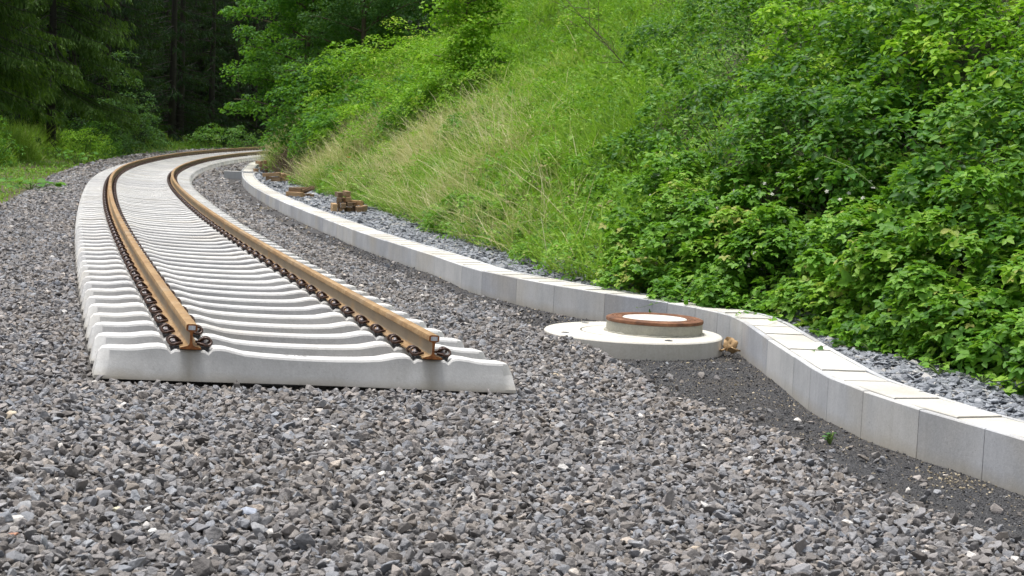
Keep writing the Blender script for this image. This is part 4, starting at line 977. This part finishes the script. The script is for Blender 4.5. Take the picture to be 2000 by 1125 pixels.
leafy_tree('broadleaf_tree', 'dense green tree right behind the one over the track', -6.4, 66, 11.5, 3.1, 32000, .12, M['treeleaf'], 4, .06, group=GT, tb=-.12)
leafy_tree('willow_tree', 'grey green willow like tree above the light bushes', -5.6, 58, 9, 2.6, 30000, .11, M['willow'], 5, .05, group=GT, wid=.4)
leafy_tree('broadleaf_tree', 'dark broadleaved tree at the top of the far bank behind the light bushes', -2.6, 60, 10, 3.2, 30000, .12, M['willow'], 6, .05, group=GT, tb=-.1)
leafy_tree('young_tree', 'slim bright young tree at the top edge left of the grass slope', -1.5, 42, 4.2, 1.15, 9000, .10, M['lightleaf'], 7, .05, group=GT, tr=.05)
leafy_tree('broadleaf_tree', 'tree beyond the crest behind the pale grass', 2.5, 55, 9, 3.2, 20000, .13, M['willow'], 8, .05, group=GT, tb=-.15)

# ---- spruces
def spruce_geom(H_, R_, nb, seed, twig=.42, low=.04, dens=1., droop=1., light=0.):
    r = np.random.default_rng(seed); nd = []; tp = [tube(np.array([(0, 0, 0), (0, 0, H_ * .5), (0, 0, H_)]), [.024 * H_ * .6, .014 * H_ * .6, .01], 7)]
    for i in range(nb):
        f = low + (.98 - low) * (i / nb) ** 1.12; z = f * H_; a = r.uniform(0, 6.28); L_ = R_ * (1 - f) ** .62 * r.uniform(.72, 1.12) + .15
        n = 7; t = np.linspace(0, 1, n); rad = L_ * t; zz = z + L_ * (.12 * t - droop * .48 * t ** 1.5 + .24 * t ** 3)
        bp = np.stack([rad * math.cos(a), rad * math.sin(a), zz], 1); tp.append(tube(bp, np.linspace(.03, .006, n), 3))
        m = max(6, int(L_ * 15 * dens)); u_ = r.uniform(.12, 1, m) ** .8
        Q = np.stack([np.interp(u_, t, bp[:, k_]) for k_ in range(3)], 1); side = r.choice([-1, 1], m); bd = np.array([math.cos(a), math.sin(a), 0]); sd_ = np.array([-math.sin(a), math.cos(a), 0])
        A = norm(bd[None] * .65 + sd_[None] * side[:, None] * .8 + np.array([0, 0, -.38 * droop])[None] + r.normal(0, .16, (m, 3)))
        TL = twig * (1.1 - .55 * u_) * r.uniform(.6, 1.2, m) * min(1, .45 + L_ / 3)
        # each side twig: a short row of small needle sprays hanging from it
        for w_ in range(5):
            fr = (w_ + .5) / 5; B = Q + A * (TL * fr)[:, None] + np.array([0, 0, -1]) * (TL * fr * fr * .5)[:, None]
            D = norm(A * .7 + np.array([0, 0, -.62 - .5 * droop * r.random()])[None] + r.normal(0, .33, (m, 3))); Nn = norm(r.normal(size=(m, 3)) + np.array([0, 0, .8]))
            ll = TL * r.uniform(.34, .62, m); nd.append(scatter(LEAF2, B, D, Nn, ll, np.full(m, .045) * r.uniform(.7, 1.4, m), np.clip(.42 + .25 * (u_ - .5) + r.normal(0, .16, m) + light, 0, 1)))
    return merge(nd), merge(tp)
sp = []
for sd_, (H_, R_, nb) in enumerate(((17, 3.3, 125), (19, 3.0, 135), (15, 2.8, 115))):
    nd, tp = spruce_geom(H_, R_, nb, 40 + sd_, dens=.75)
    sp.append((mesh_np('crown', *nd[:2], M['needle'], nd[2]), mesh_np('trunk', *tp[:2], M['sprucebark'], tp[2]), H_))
nd, tp = spruce_geom(16, 4.6, 150, 77, low=.17, twig=.62, dens=1.15, droop=1.35, light=.05)
plant('spruce_tree', 'large light green spruce with long drooping boughs at the left edge', 'spruce', (-20.0, 57, tz(-20, 57) - .2), [('crown', nd, M['needle2']), ('trunk', tp, M['sprucebark'])], 'spruces beyond the track')
big = bpy.data.objects['spruce_tree']
for (x, y, rz_, sc_, lb) in ((-19.6, 67.5, 1.9, .95, 'light green spruce with drooping boughs, second behind the large one at the left'), (-24.5, 70, 4.0, 1.1, 'light green drooping spruce glimpsed at the left edge behind the large one')):
    o = empty('spruce_tree', (x, y, tz(x, y) - .2), rz_); o.scale = (sc_,) * 3; tag(o, lb, 'spruce', 'spruces beyond the track')
    for ch in big.children:
        c_ = ch.copy(); C.objects.link(c_); c_.parent = o
rr = random.Random(12); placed = [(-18.6, 55)]
cand = []
for y in np.arange(46, 135, 3.1):
    for x in np.arange(-48, 6, 3.0):
        cand.append((x + rr.uniform(-1, 1), y + rr.uniform(-1, 1)))
cx_ = np.array(cand); cs_, cu_ = track_su(cx_[:, 0], cx_[:, 1]); FR = []
nt_ = 0
for (x, y), s_, u_ in zip(cand, cs_, cu_):
    if u_ > -6.6 or u_ < -27: continue
    if x < -.42 * y - 2.5 or x > -.02 * y: continue
    if math.hypot(x + 20, y - 57) < 4.2 or math.hypot(x + 19.6, y - 67.5) < 3.6 or math.hypot(x + 24.5, y - 70) < 3.6 or math.hypot(x + 19.2, y - 74) < 2.6: continue
    if s_ < 45 and u_ > -9: continue
    cr, tk, H_ = sp[nt_ % 3]; first = -9.8 < u_
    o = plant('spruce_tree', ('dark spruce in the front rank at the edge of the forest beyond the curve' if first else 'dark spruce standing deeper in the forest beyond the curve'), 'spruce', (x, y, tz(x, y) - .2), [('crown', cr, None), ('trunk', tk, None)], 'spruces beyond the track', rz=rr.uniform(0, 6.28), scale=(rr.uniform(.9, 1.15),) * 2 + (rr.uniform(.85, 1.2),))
    nt_ += 1
    if first: FR.append((x / y, o))
for i, (q_, o) in enumerate(sorted(FR, key=lambda t: t[0])): o['label'] = 'dark spruce in the front rank of the forest, %s from the left' % (['first'] + ORD[1:])[i]
for k_ in range(26):       # spruces on the plateau above the bank, seen only through gaps
    x = rr.uniform(-7, 16); y = rr.uniform(62, 92); s_, u_ = track_su([x], [y])
    if u_[0] < 9: continue
    cr, tk, H_ = sp[k_ % 3]; plant('spruce_tree', 'dark spruce on the crest behind the far bank', 'spruce', (x, y, tz(x, y) - .3), [('crown', cr, None), ('trunk', tk, None)], 'spruces on the crest', rz=rr.uniform(0, 6.28))
print('spruces', nt_)
# blue green shrub in front of the forest and the lighter one at its foot
def free_bush(name, label, x, y, rad, nleaf, Ls, mt, seed, wid=.5, tb=0., cat='bush', group=None, sink=.1, nl=60, lump=(.3, .55), trifol=False):
    g = bush_geom(rad, nl, nleaf, Ls, tpl=LEAF2, trifol=trifol, tb=tb, seed=seed, lump=lump, wid=wid)
    return plant(name, label, cat, (x, y, tz(x, y) - sink), [('foliage', g, mt), ('stems', stems_geom(rad, 9, .012, seed, .5, .75), M['sprucebark'])], group)
GL = 'bushes at the forest edge'
free_bush('elder_bush', 'tall bluish green bush in front of the dark forest, beside the curve', -19.2, 74, (2.2, 2.0, 4.9), 11000, .11, M['willow'], 61, .4, -.12, group=GL, nl=90)
free_bush('elder_bush', 'smaller bluish bush lower down, right of the tall one', -18.0, 76, (1.3, 1.3, 2.3), 4500, .10, M['willow'], 62, .4, -.05, group=GL)
free_bush('leafy_bush', 'bright green bush at the left of the curve where the rails start to turn', -17.6, 66, (1.25, 1.1, 1.7), 4500, .08, M['treeleaf'], 63, .5, .05, group=GL)
free_bush('leafy_bush', 'fresh green bush between the weeds and the blue green bush', -16.9, 62, (1.0, .9, 1.35), 3600, .07, M['lightleaf'], 64, .4, -.05, group=GL)
free_bush('leafy_bush', 'bright little bush at the left picture edge behind the weeds', -17.3, 52, (1.0, .8, 1.5), 3000, .08, M['treeleaf'], 65, .5, .05, group=GL)
free_bush('leafy_bush', 'low dark bush filling the foot of the forest behind the far rails', -16.0, 88, (2.6, 1.4, 1.3), 4500, .10, M['darkleaf'], 66, .5, 0, group=GL)
free_bush('leafy_bush', 'bush with pale flower heads at the end of the far rails', -12.3, 93, (2.4, 1.4, 1.9), 5500, .09, M['treeleaf'], 67, .5, -.1, group=GL)

# ---- grasses and weeds
def blades(X, Y, Z, L_, W_, tint, lean=(0, 0), spread=.35, tpl=BLADE):
    n = len(X); A = np.stack([rng.normal(lean[0], spread, n), rng.normal(lean[1], spread, n), np.ones(n)], 1)
    Nn = norm(np.stack([-A[:, 0], -A[:, 1], np.full(n, .2)], 1) + rng.normal(0, .3, (n, 3)))
    return scatter(tpl, np.stack([X, Y, Z - .02], 1), A, Nn, L_, W_, tint)
def samp(n, x0, x1, y0, y1, marg=1.5):
    X = rng.uniform(x0, x1, n); Y = y0 + (y1 - y0) * rng.random(n) ** 1.0
    k_ = (np.abs(X) < .335 * Y + marg); X, Y = X[k_], Y[k_]; F = fields(X, Y); Z = terrain(X, Y, F); return X, Y, Z, F
def smooth01(x): return np.clip(x, 0, 1)
X, Y, Z, F = samp(1050000, -11, 8, 13, 68)
s, u, ut, ue = F; dd = ut - TW - np.interp(Y, *STRIPW)
px, py = project(X, Y, Z + .2)
inb = (dd > .02) & (py > -120) & (px < 1420) & ~((s > 37.5 + .8 * dd) & (s < 48) & (dd < 2.4 + .5 * vnoise(X, Y, 2, 77)) & (dd > .0) & (rng.random(len(X)) < .93))
# nearer plants need more blades than far ones
keep = rng.random(len(X)) < np.clip((30 / Y) ** 1.2, .25, 1) * np.where(px > 1270, .16, 1) * .62
sel = inb & keep & (u < 24)
# dry golden grass grows in a band above the foot of the bank
band = np.exp(-((dd - 1.7 - .5 * vnoise(X, Y, .5, 21)) / 1.5) ** 2) * sm(1180, 800, px) * smooth01(.62 + 1.0 * vnoise(X, Y, 1.1, 22))
isdry = rng.random(len(X)) < band * .93
g_sel = sel & ~isdry; d_sel = sel & isdry
tint = np.clip(.42 + .22 * vnoise(X, Y, .8, 23) + rng.normal(0, .16, len(X)) + .16 * sm(.5, 4, dd) * sm(1300, 1000, px) + .20 * vnoise(X, Y, .33, 29), 0, 1)
n = g_sel.sum(); hgt = rng.lognormal(math.log(.24), .5, n) * (1 + .35 * vnoise(X[g_sel], Y[g_sel], 1.3, 24)) 
g = blades(X[g_sel], Y[g_sel], Z[g_sel] + .16 * np.clip(vnoise(X[g_sel], Y[g_sel], 2.2, 51), 0, 1), hgt, np.full(n, .010) * (1 + Y[g_sel] / 40), tint[g_sel], lean=(-.45, -.45), spread=.75)
o = link('slope_grass', mesh_np('slope_grass', g[0], g[1], M['grass'], g[2])); tag(o, 'bright green grass and herbs covering the open slope of the bank', 'grass', kind='stuff')
n = d_sel.sum(); print('grass', g_sel.sum(), n)
Xd, Yd, Zd = X[d_sel], Y[d_sel], Z[d_sel]
g1_ = blades(Xd, Yd, Zd, rng.lognormal(math.log(.55), .3, n), np.full(n, .0058) * (1 + Yd / 40), np.clip(rng.normal(.42, .25, n), 0, 1), lean=(-.4, -.3), spread=.8)
kk = rng.random(n) < .65
g2_ = blades(Xd[kk], Yd[kk], Zd[kk] + .02, rng.lognormal(math.log(.80), .22, kk.sum()), np.full(kk.sum(), .0062) * (1 + Yd[kk] / 40), np.clip(rng.normal(.75, .18, kk.sum()), 0, 1), lean=(-.35, -.2), spread=.75)
g = merge([g1_, g2_])
o = link('dry_grass', mesh_np('dry_grass', g[0], g[1], M['dry'], g[2])); tag(o, 'tall golden dry grass along the lower bank above the wooden blocks', 'grass', kind='stuff')
# leafy herbs mixed over the whole slope and along its foot
X, Y, Z, F = samp(330000, -11, 9, 9.5, 66)
s, u, ut, ue = F; dd = ut - TW - np.interp(Y, *STRIPW); px, py = project(X, Y, Z + .1)
patch = smooth01(.35 + .9 * vnoise(X, Y, .9, 31)) * .6 + .9 * np.exp(-((dd - .2) / .7) ** 2) + sm(1150, 1350, px) * np.where(py < 360, .75, .3)
sel = (dd > -.10 + .22 * vnoise(X, Y, 2.5, 33)) & (py > -150) & (rng.random(len(X)) < patch * np.clip((20 / Y) ** 1.3, .12, 1)) & ~((s > 38) & (s < 48) & (dd < 2.2) & (rng.random(len(X)) < .9))
X, Y, Z = X[sel], Y[sel], Z[sel]; n = len(X); print('herb', n)
Nn = norm(rng.normal(0, .38, (n, 3)) + np.array([-.25, -.3, .8])); A = norm(np.cross(Nn, rng.normal(size=(n, 3))))
L_ = rng.lognormal(math.log(.045), .3, n) * (1 + Y / 45)
g = scatter(LEAF2, np.stack([X, Y, Z + rng.uniform(.01, .26, n)], 1), A, Nn, L_, L_ * .6, np.clip(rng.normal(.45, .2, n), 0, 1))
cl = [g]; CX, CY, CZ, CF = samp(8000, -9, 5, 16, 60, .5); cdd = CF[2] - TW - np.interp(CY, *STRIPW); cpx, cpy = project(CX, CY, CZ)
ok = (cdd > .35) & (cpy > -90) & (cpx < 1330) & ~((CF[0] > 37) & (CF[0] < 48) & (cdd < 2.5)) & (rng.random(len(CX)) < .42)
for x_, y_, z_ in zip(CX[ok], CY[ok], CZ[ok]):
    m_ = int(90 * min(1, (30 / y_)) * rng.uniform(.6, 1.3)); R0 = rng.uniform(.16, .50); ld = norm(rng.normal(size=(m_, 3)) + np.array([-.2, -.3, .8])); q_ = np.array([x_, y_, z_ + R0 * .25]) + ld * (R0 * rng.uniform(.5, 1.1, m_))[:, None] * np.array([1, 1, .9])
    Nn = norm(ld * .4 + np.array([0, 0, .6]) + rng.normal(0, .4, (m_, 3))); A = norm(np.cross(Nn, rng.normal(size=(m_, 3))) + ld * .6); Lc = rng.lognormal(math.log(rng.uniform(.032, .07)), .25, m_) * (1 + y_ / 60)
    cl.append(scatter(LEAF2, q_, A, Nn, Lc, Lc * rng.uniform(.22, .6), np.clip(rng.normal(rng.uniform(.3, .75), .14, m_), 0, 1)))
print('clumps', ok.sum()); g = merge(cl)
o = link('bank_herbs', mesh_np('bank_herbs', g[0], g[1], M['weed'], g[2])); tag(o, 'small leafy herbs growing over the bank and along its foot', 'herbs', kind='stuff')
# hanging roots and dead grass on the bare soil
X, Y, Z, F = samp(60000, -11, -5, 40, 60, 1)
s, u, ut, ue = F; dd = ut - TW - np.interp(Y, *STRIPW); sel = (s > 36) & (s < 49) & (dd > .1) & (dd < 2.8); X, Y, Z = X[sel], Y[sel], Z[sel]; n = len(X)
g = blades(X, Y, Z + .05, rng.lognormal(math.log(.22), .4, n), np.full(n, .012), np.clip(rng.normal(.5, .25, n), 0, 1), lean=(-.9, -.4), spread=.7)
M['root'] = leaf_mat('root_fibre', [(0, (.05, .032, .022)), (.5, (.13, .09, .06)), (.85, (.22, .17, .11)), (1, (.12, .18, .04))], .8, 0)
o = link('dead_roots', mesh_np('dead_roots', g[0], g[1], M['root'], g[2])); tag(o, 'brown roots and dead grass hanging over the bare soil scar', 'roots', kind='stuff')
# weeds on the left verge and behind the far rails
X, Y, Z, F = samp(700000, -32, -6, 28, 98, 2.5)
s, u, ut, ue = F; dl = edgeL(s); dl = dl - u        # distance outward from the ballast edge
tall = smooth01((dl - 2.2 - .5 * vnoise(X, Y, .8, 91)) / .9) * sm(6.4, 5.0, dl); low_ = smooth01((dl - .15) / .6)
dens = (low_ * (.10 + .26 * smooth01(vnoise(X, Y, 1.2, 41)))) + tall * .9
sel = (dl > .1) & (dl < 6.5) & (rng.random(len(X)) < dens * np.clip(45 / Y, .3, 1) * .75)
X, Y, Z, tall = X[sel], Y[sel], Z[sel], tall[sel]; n = len(X); far_ = sm(78, 66, Y)
hg = (.14 + (.28 + .75 * far_) * tall * rng.lognormal(0, .25, n) * (.8 + .3 * vnoise(X, Y, .7, 42)))
g1_ = blades(X, Y, Z, hg, np.full(n, .016) * (1 + Y / 60), np.clip(.52 + .22 * vnoise(X, Y, .6, 43) + rng.normal(0, .18, n), 0, 1), spread=.28)
m = rng.random(n) < .8; Nn = norm(rng.normal(0, .4, (m.sum(), 3)) + np.array([.1, -.4, .8])); A = norm(np.cross(Nn, rng.normal(size=(m.sum(), 3)))); L_ = rng.lognormal(math.log(.075), .3, m.sum())
g = merge([g1_]); o = link('verge_grass', mesh_np('verge_grass', g[0], g[1], M['grass'], g[2])); tag(o, 'tall green grass and stalks on the verge between track and forest', 'grass', kind='stuff')
g = scatter(LEAF2, np.stack([X[m], Y[m], Z[m] + hg[m] * rng.uniform(.1, .85, m.sum())], 1), A, Nn, L_, L_ * .55, np.clip(rng.normal(.42, .2, m.sum()), 0, 1))
o = link('verge_weeds', mesh_np('verge_weeds', g[0], g[1], M['weed'], g[2])); tag(o, 'leafy weeds along the outer edge of the ballast', 'weeds', kind='stuff'); print('verge', n)
# butterbur with big leaves on the verge
def bigleaf(label, x, y, n, Ls, seed, mt='treeleaf', hgt=.45, spread=.5, name='butterbur_plant', cat='plant', group=None):
    r = np.random.default_rng(seed); a = r.uniform(0, 6.28, n); rr_ = spread * np.sqrt(r.random(n)); P = np.stack([rr_ * np.cos(a), rr_ * np.sin(a), hgt * r.uniform(.4, 1, n)], 1)
    Nn = norm(np.stack([np.cos(a) * .25, np.sin(a) * .25 - .25, np.ones(n)], 1) + r.normal(0, .15, (n, 3))); A = norm(np.stack([np.cos(a), np.sin(a), np.full(n, -.1)], 1)); L_ = r.uniform(.7, 1.2, n) * Ls
    st = merge([tube(np.array([(0, 0, 0), P[i] * np.array([.6, .6, .7]), P[i]]), [.008, .006, .004], 4) for i in range(n)])
    return plant(name, label, cat, (x, y, tz(x, y)), [('leaves', scatter(LEAF6, P, A, Nn, L_, L_ * .95, np.clip(r.normal(.6, .15, n), 0, 1)), M[mt]), ('stems', st, M['stemgreen'])], group)
for i, (px_, py_, lb) in enumerate(((150, 322, 'butterbur with broad pale leaves nearest the ballast edge'), (108, 312, 'butterbur with broad leaves left of the one by the ballast edge'), (60, 372, 'low broad leaved plant on the bare verge at the far left'))):
    q_ = at(px_, py_, 30); bigleaf(lb, q_[0], q_[1], 26, .22, 90 + i, hgt=.5 if i < 2 else .25, spread=.6, group='broad leaved plants on the verge')
# orange and yellow flowers in the grass
def flower(px_, py_, col, label, h_=.55, size=.045, name='poppy', seed=1, y0=16, grp='orange poppies', cat='flower'):
    p_ = at(px_, py_ + 9, y0); r = np.random.default_rng(seed)
    st = tube(np.array([(0, 0, 0), (.02, 0, h_ * .5), (0, -.02, h_)]), [.004, .003, .002], 4)
    A = np.array([(math.cos(a), math.sin(a), .5) for a in np.arange(5) * 1.2566]); Nn = norm(np.array([(-math.cos(a), -math.sin(a), 1.) for a in np.arange(5) * 1.2566]))
    pet = scatter(LEAF2, np.tile(np.array([[0, -.02, h_]]), (5, 1)), A, Nn, np.full(5, size), np.full(5, size), np.full(5, .5))
    return plant(name, label, cat, (p_[0], p_[1], p_[2]), [('petals', (pet[0], pet[1], pet[2]), M[col]), ('stem', st, M['stemgreen'])], grp)
flower(652, 372, 'orange', 'orange poppy just above the tall stack, the lower left of the pair', .5, .09, seed=1)
flower(664, 366, 'orange', 'orange poppy just above the tall stack, the upper right of the pair', .5, .09, seed=2)
flower(680, 342, 'orange', 'faint orange poppy half hidden in the dry grass higher up', .55, .08, seed=3)
for i, (a, b) in enumerate(((955, 195), (1075, 135), (1092, 152), (645, 262), (748, 262), (968, 205))):
    flower(a, b, 'yellow', ['yellow flower head in the middle of the grass slope, the upper of two', 'yellow flower head in the upper grass slope, the left of two close together', 'yellow flower head in the upper grass slope, the right of two close together', 'yellow flower head at the top of the dry grass, nearer the bare soil', 'yellow flower head at the top of the dry grass, farther from the bare soil', 'yellow flower head in the middle of the grass slope, the lower of two'][i], .45, .06, 'yellow_flower', 10 + i, grp='yellow flowers on the slope')
for i, (a, b) in enumerate(((1468, 398), (1390, 366))):
    flower(a, b, 'purple', ['purple flower among the brambles, the lower of two', 'dull purple flower among the brambles, the upper of two'][i], .7, .05, 'purple_flower', 30 + i, y0=12, grp='purple flowers in the brambles')
# bare thorny sapling on the slope
def bare(label, px_, py_, H_, seed, lean, y0=15, name='bare_sapling', r0=.014, n2=9):
    p_ = at(px_, py_, y0); r = np.random.default_rng(seed); t0 = branch_path((0, 0, 0), lean, H_, 9, .0, .12); parts = [tube(t0, np.linspace(r0, r0 * .3, 10), 5)]
    for i in range(n2):
        q_ = t0[2 + i * 7 // n2]; d = norm((np.array(lean) + r.normal(0, .75, 3))[None])[0]; b = branch_path(q_, d, H_ * r.uniform(.25, .5), 6, .2, .2); parts.append(tube(b, np.linspace(r0 * .45, .002, 7), 4))
        for j in range(3): parts.append(tube(branch_path(b[2 + j], d + r.normal(0, .6, 3), H_ * .14, 4, .1, .2), np.linspace(.003, .0012, 5), 3))
    g = merge(parts)
    return plant(name, label, 'sapling', (p_[0], p_[1], p_[2]), [('twigs', g, M['bark'])])
bare('dead leafless sapling leaning left over the upper grass slope', 1246, 160, 2.0, 5, (-.75, -.2, .75), r0=.013, n2=16)
# long arching stems hanging out of the thicket
def arch(label, pts, r_=.004, mt='stemgreen', y0=10, leaves=0, Ls=.04, group='arching stems', name='arching_stem', leafmat='bramble'):
    P = np.array(pts, float); c = catmull(P, 6); o0 = c[0].copy(); ge = [('stem', tube(c - o0, np.linspace(r_, r_ * .4, len(c)), 4), M[mt])]
    if leaves:
        t = np.linspace(.15, 1, leaves) * (len(c) - 1); Q = np.array([np.interp(t, np.arange(len(c)), c[:, k_]) for k_ in range(3)]).T - o0
        Nn = norm(rng.normal(0, .35, (leaves, 3)) + np.array([0, 0, 1.])); A = norm(np.cross(Nn, rng.normal(size=(leaves, 3)))); L_ = rng.uniform(.6, 1.2, leaves) * Ls
        ge.append(('leaves', scatter(LEAF6, Q, A, Nn, L_, L_ * .65, np.clip(rng.normal(.6, .15, leaves), 0, 1)), M[leafmat]))
    return plant(name, label, 'plant', tuple(o0), ge, group)
def wp(px_, py_, Y_, dz=0):
    d = ray(px_, py_); t = Y_ / d[1]; return (d[0] * t, Y_, HC + d[2] * t + dz)
arch('long pale grass stalk arching over the herbs above the middle of the trough', [wp(985, 452, 21.5), wp(1000, 440, 21.2), wp(1050, 430, 20.9), wp(1110, 437, 20.6)], .005, 'straw')
arch('straight straw coloured stalk rising through the upper brambles', [wp(1950, 190, 13.8), wp(1900, 222, 13.7), wp(1860, 245, 13.6)], .004, 'stemgreen')
arch('long pale stem crossing the brambles above the manhole', [wp(1610, 305, 14.5), wp(1665, 330, 14.2), wp(1715, 370, 13.9)], .004, 'stemgreen')
arch('bramble runner hanging over the trough edge above the manhole', [(1.75, 15.35, .35), (1.62, 15.15, .21), (1.50, 15.0, .17), (1.36, 15.0, .12), (1.20, 15.1, .06)], .003, 'stemgreen', leaves=7, group='bramble runners on the trough')
arch('bramble runner lying across the trough lid behind the manhole', [(2.25, 14.6, .32), (2.10, 14.35, .20), (2.0, 14.1, .155), (1.95, 13.9, .145)], .003, 'stemgreen', leaves=8, group='bramble runners on the trough')
arch('bramble runner with large leaves over the corner slab', [(2.5, 14.3, .32), (2.36, 13.9, .19), (2.25, 13.7, .16), (2.20, 13.5, .15)], .003, 'stemgreen', leaves=8, Ls=.06, group='bramble runners on the trough')
arch('withered olive leaves on a thin runner lying on a cream cover slab', [(2.62, 12.0, .13), (2.42, 11.95, .15), (2.30, 11.8, .145), (2.2, 11.62, .14)], .002, 'bark', leaves=5, Ls=.055, group='bramble runners on the trough', leafmat='willow')
for i, (x, y) in enumerate(((2.9, 11.6), (3.02, 11.2), (2.75, 12.1), (3.15, 10.6), (3.3, 10.9), (2.95, 10.9), (3.4, 10.2), (3.6, 10.6))):
    bigleaf(['leafy seedling in the slate gravel touching the trough rim', 'leafy seedling in the middle of the slate gravel below the brambles', 'farthest leafy seedling in the slate gravel, behind the trough corner', 'leafy seedling in the slate gravel close under the right hand brambles', 'leafy seedling near the right edge halfway between trough and brambles', 'leafy seedling beside the trough rim near the right edge', 'leafy seedling at the right edge of the slate gravel', 'rightmost leafy seedling in the slate gravel, the nearest one'][i], x, y, 9, .05, 120 + i, 'bramble', .09, .09, 'gravel_seedling', 'plant', 'seedlings in the slate gravel')
q_ = at(1620, 872, 6); bigleaf('small feathery green weed standing on the grit path by the trough', q_[0], q_[1], 16, .020, 140, 'willow', .07, .028, 'path_weed', 'plant')
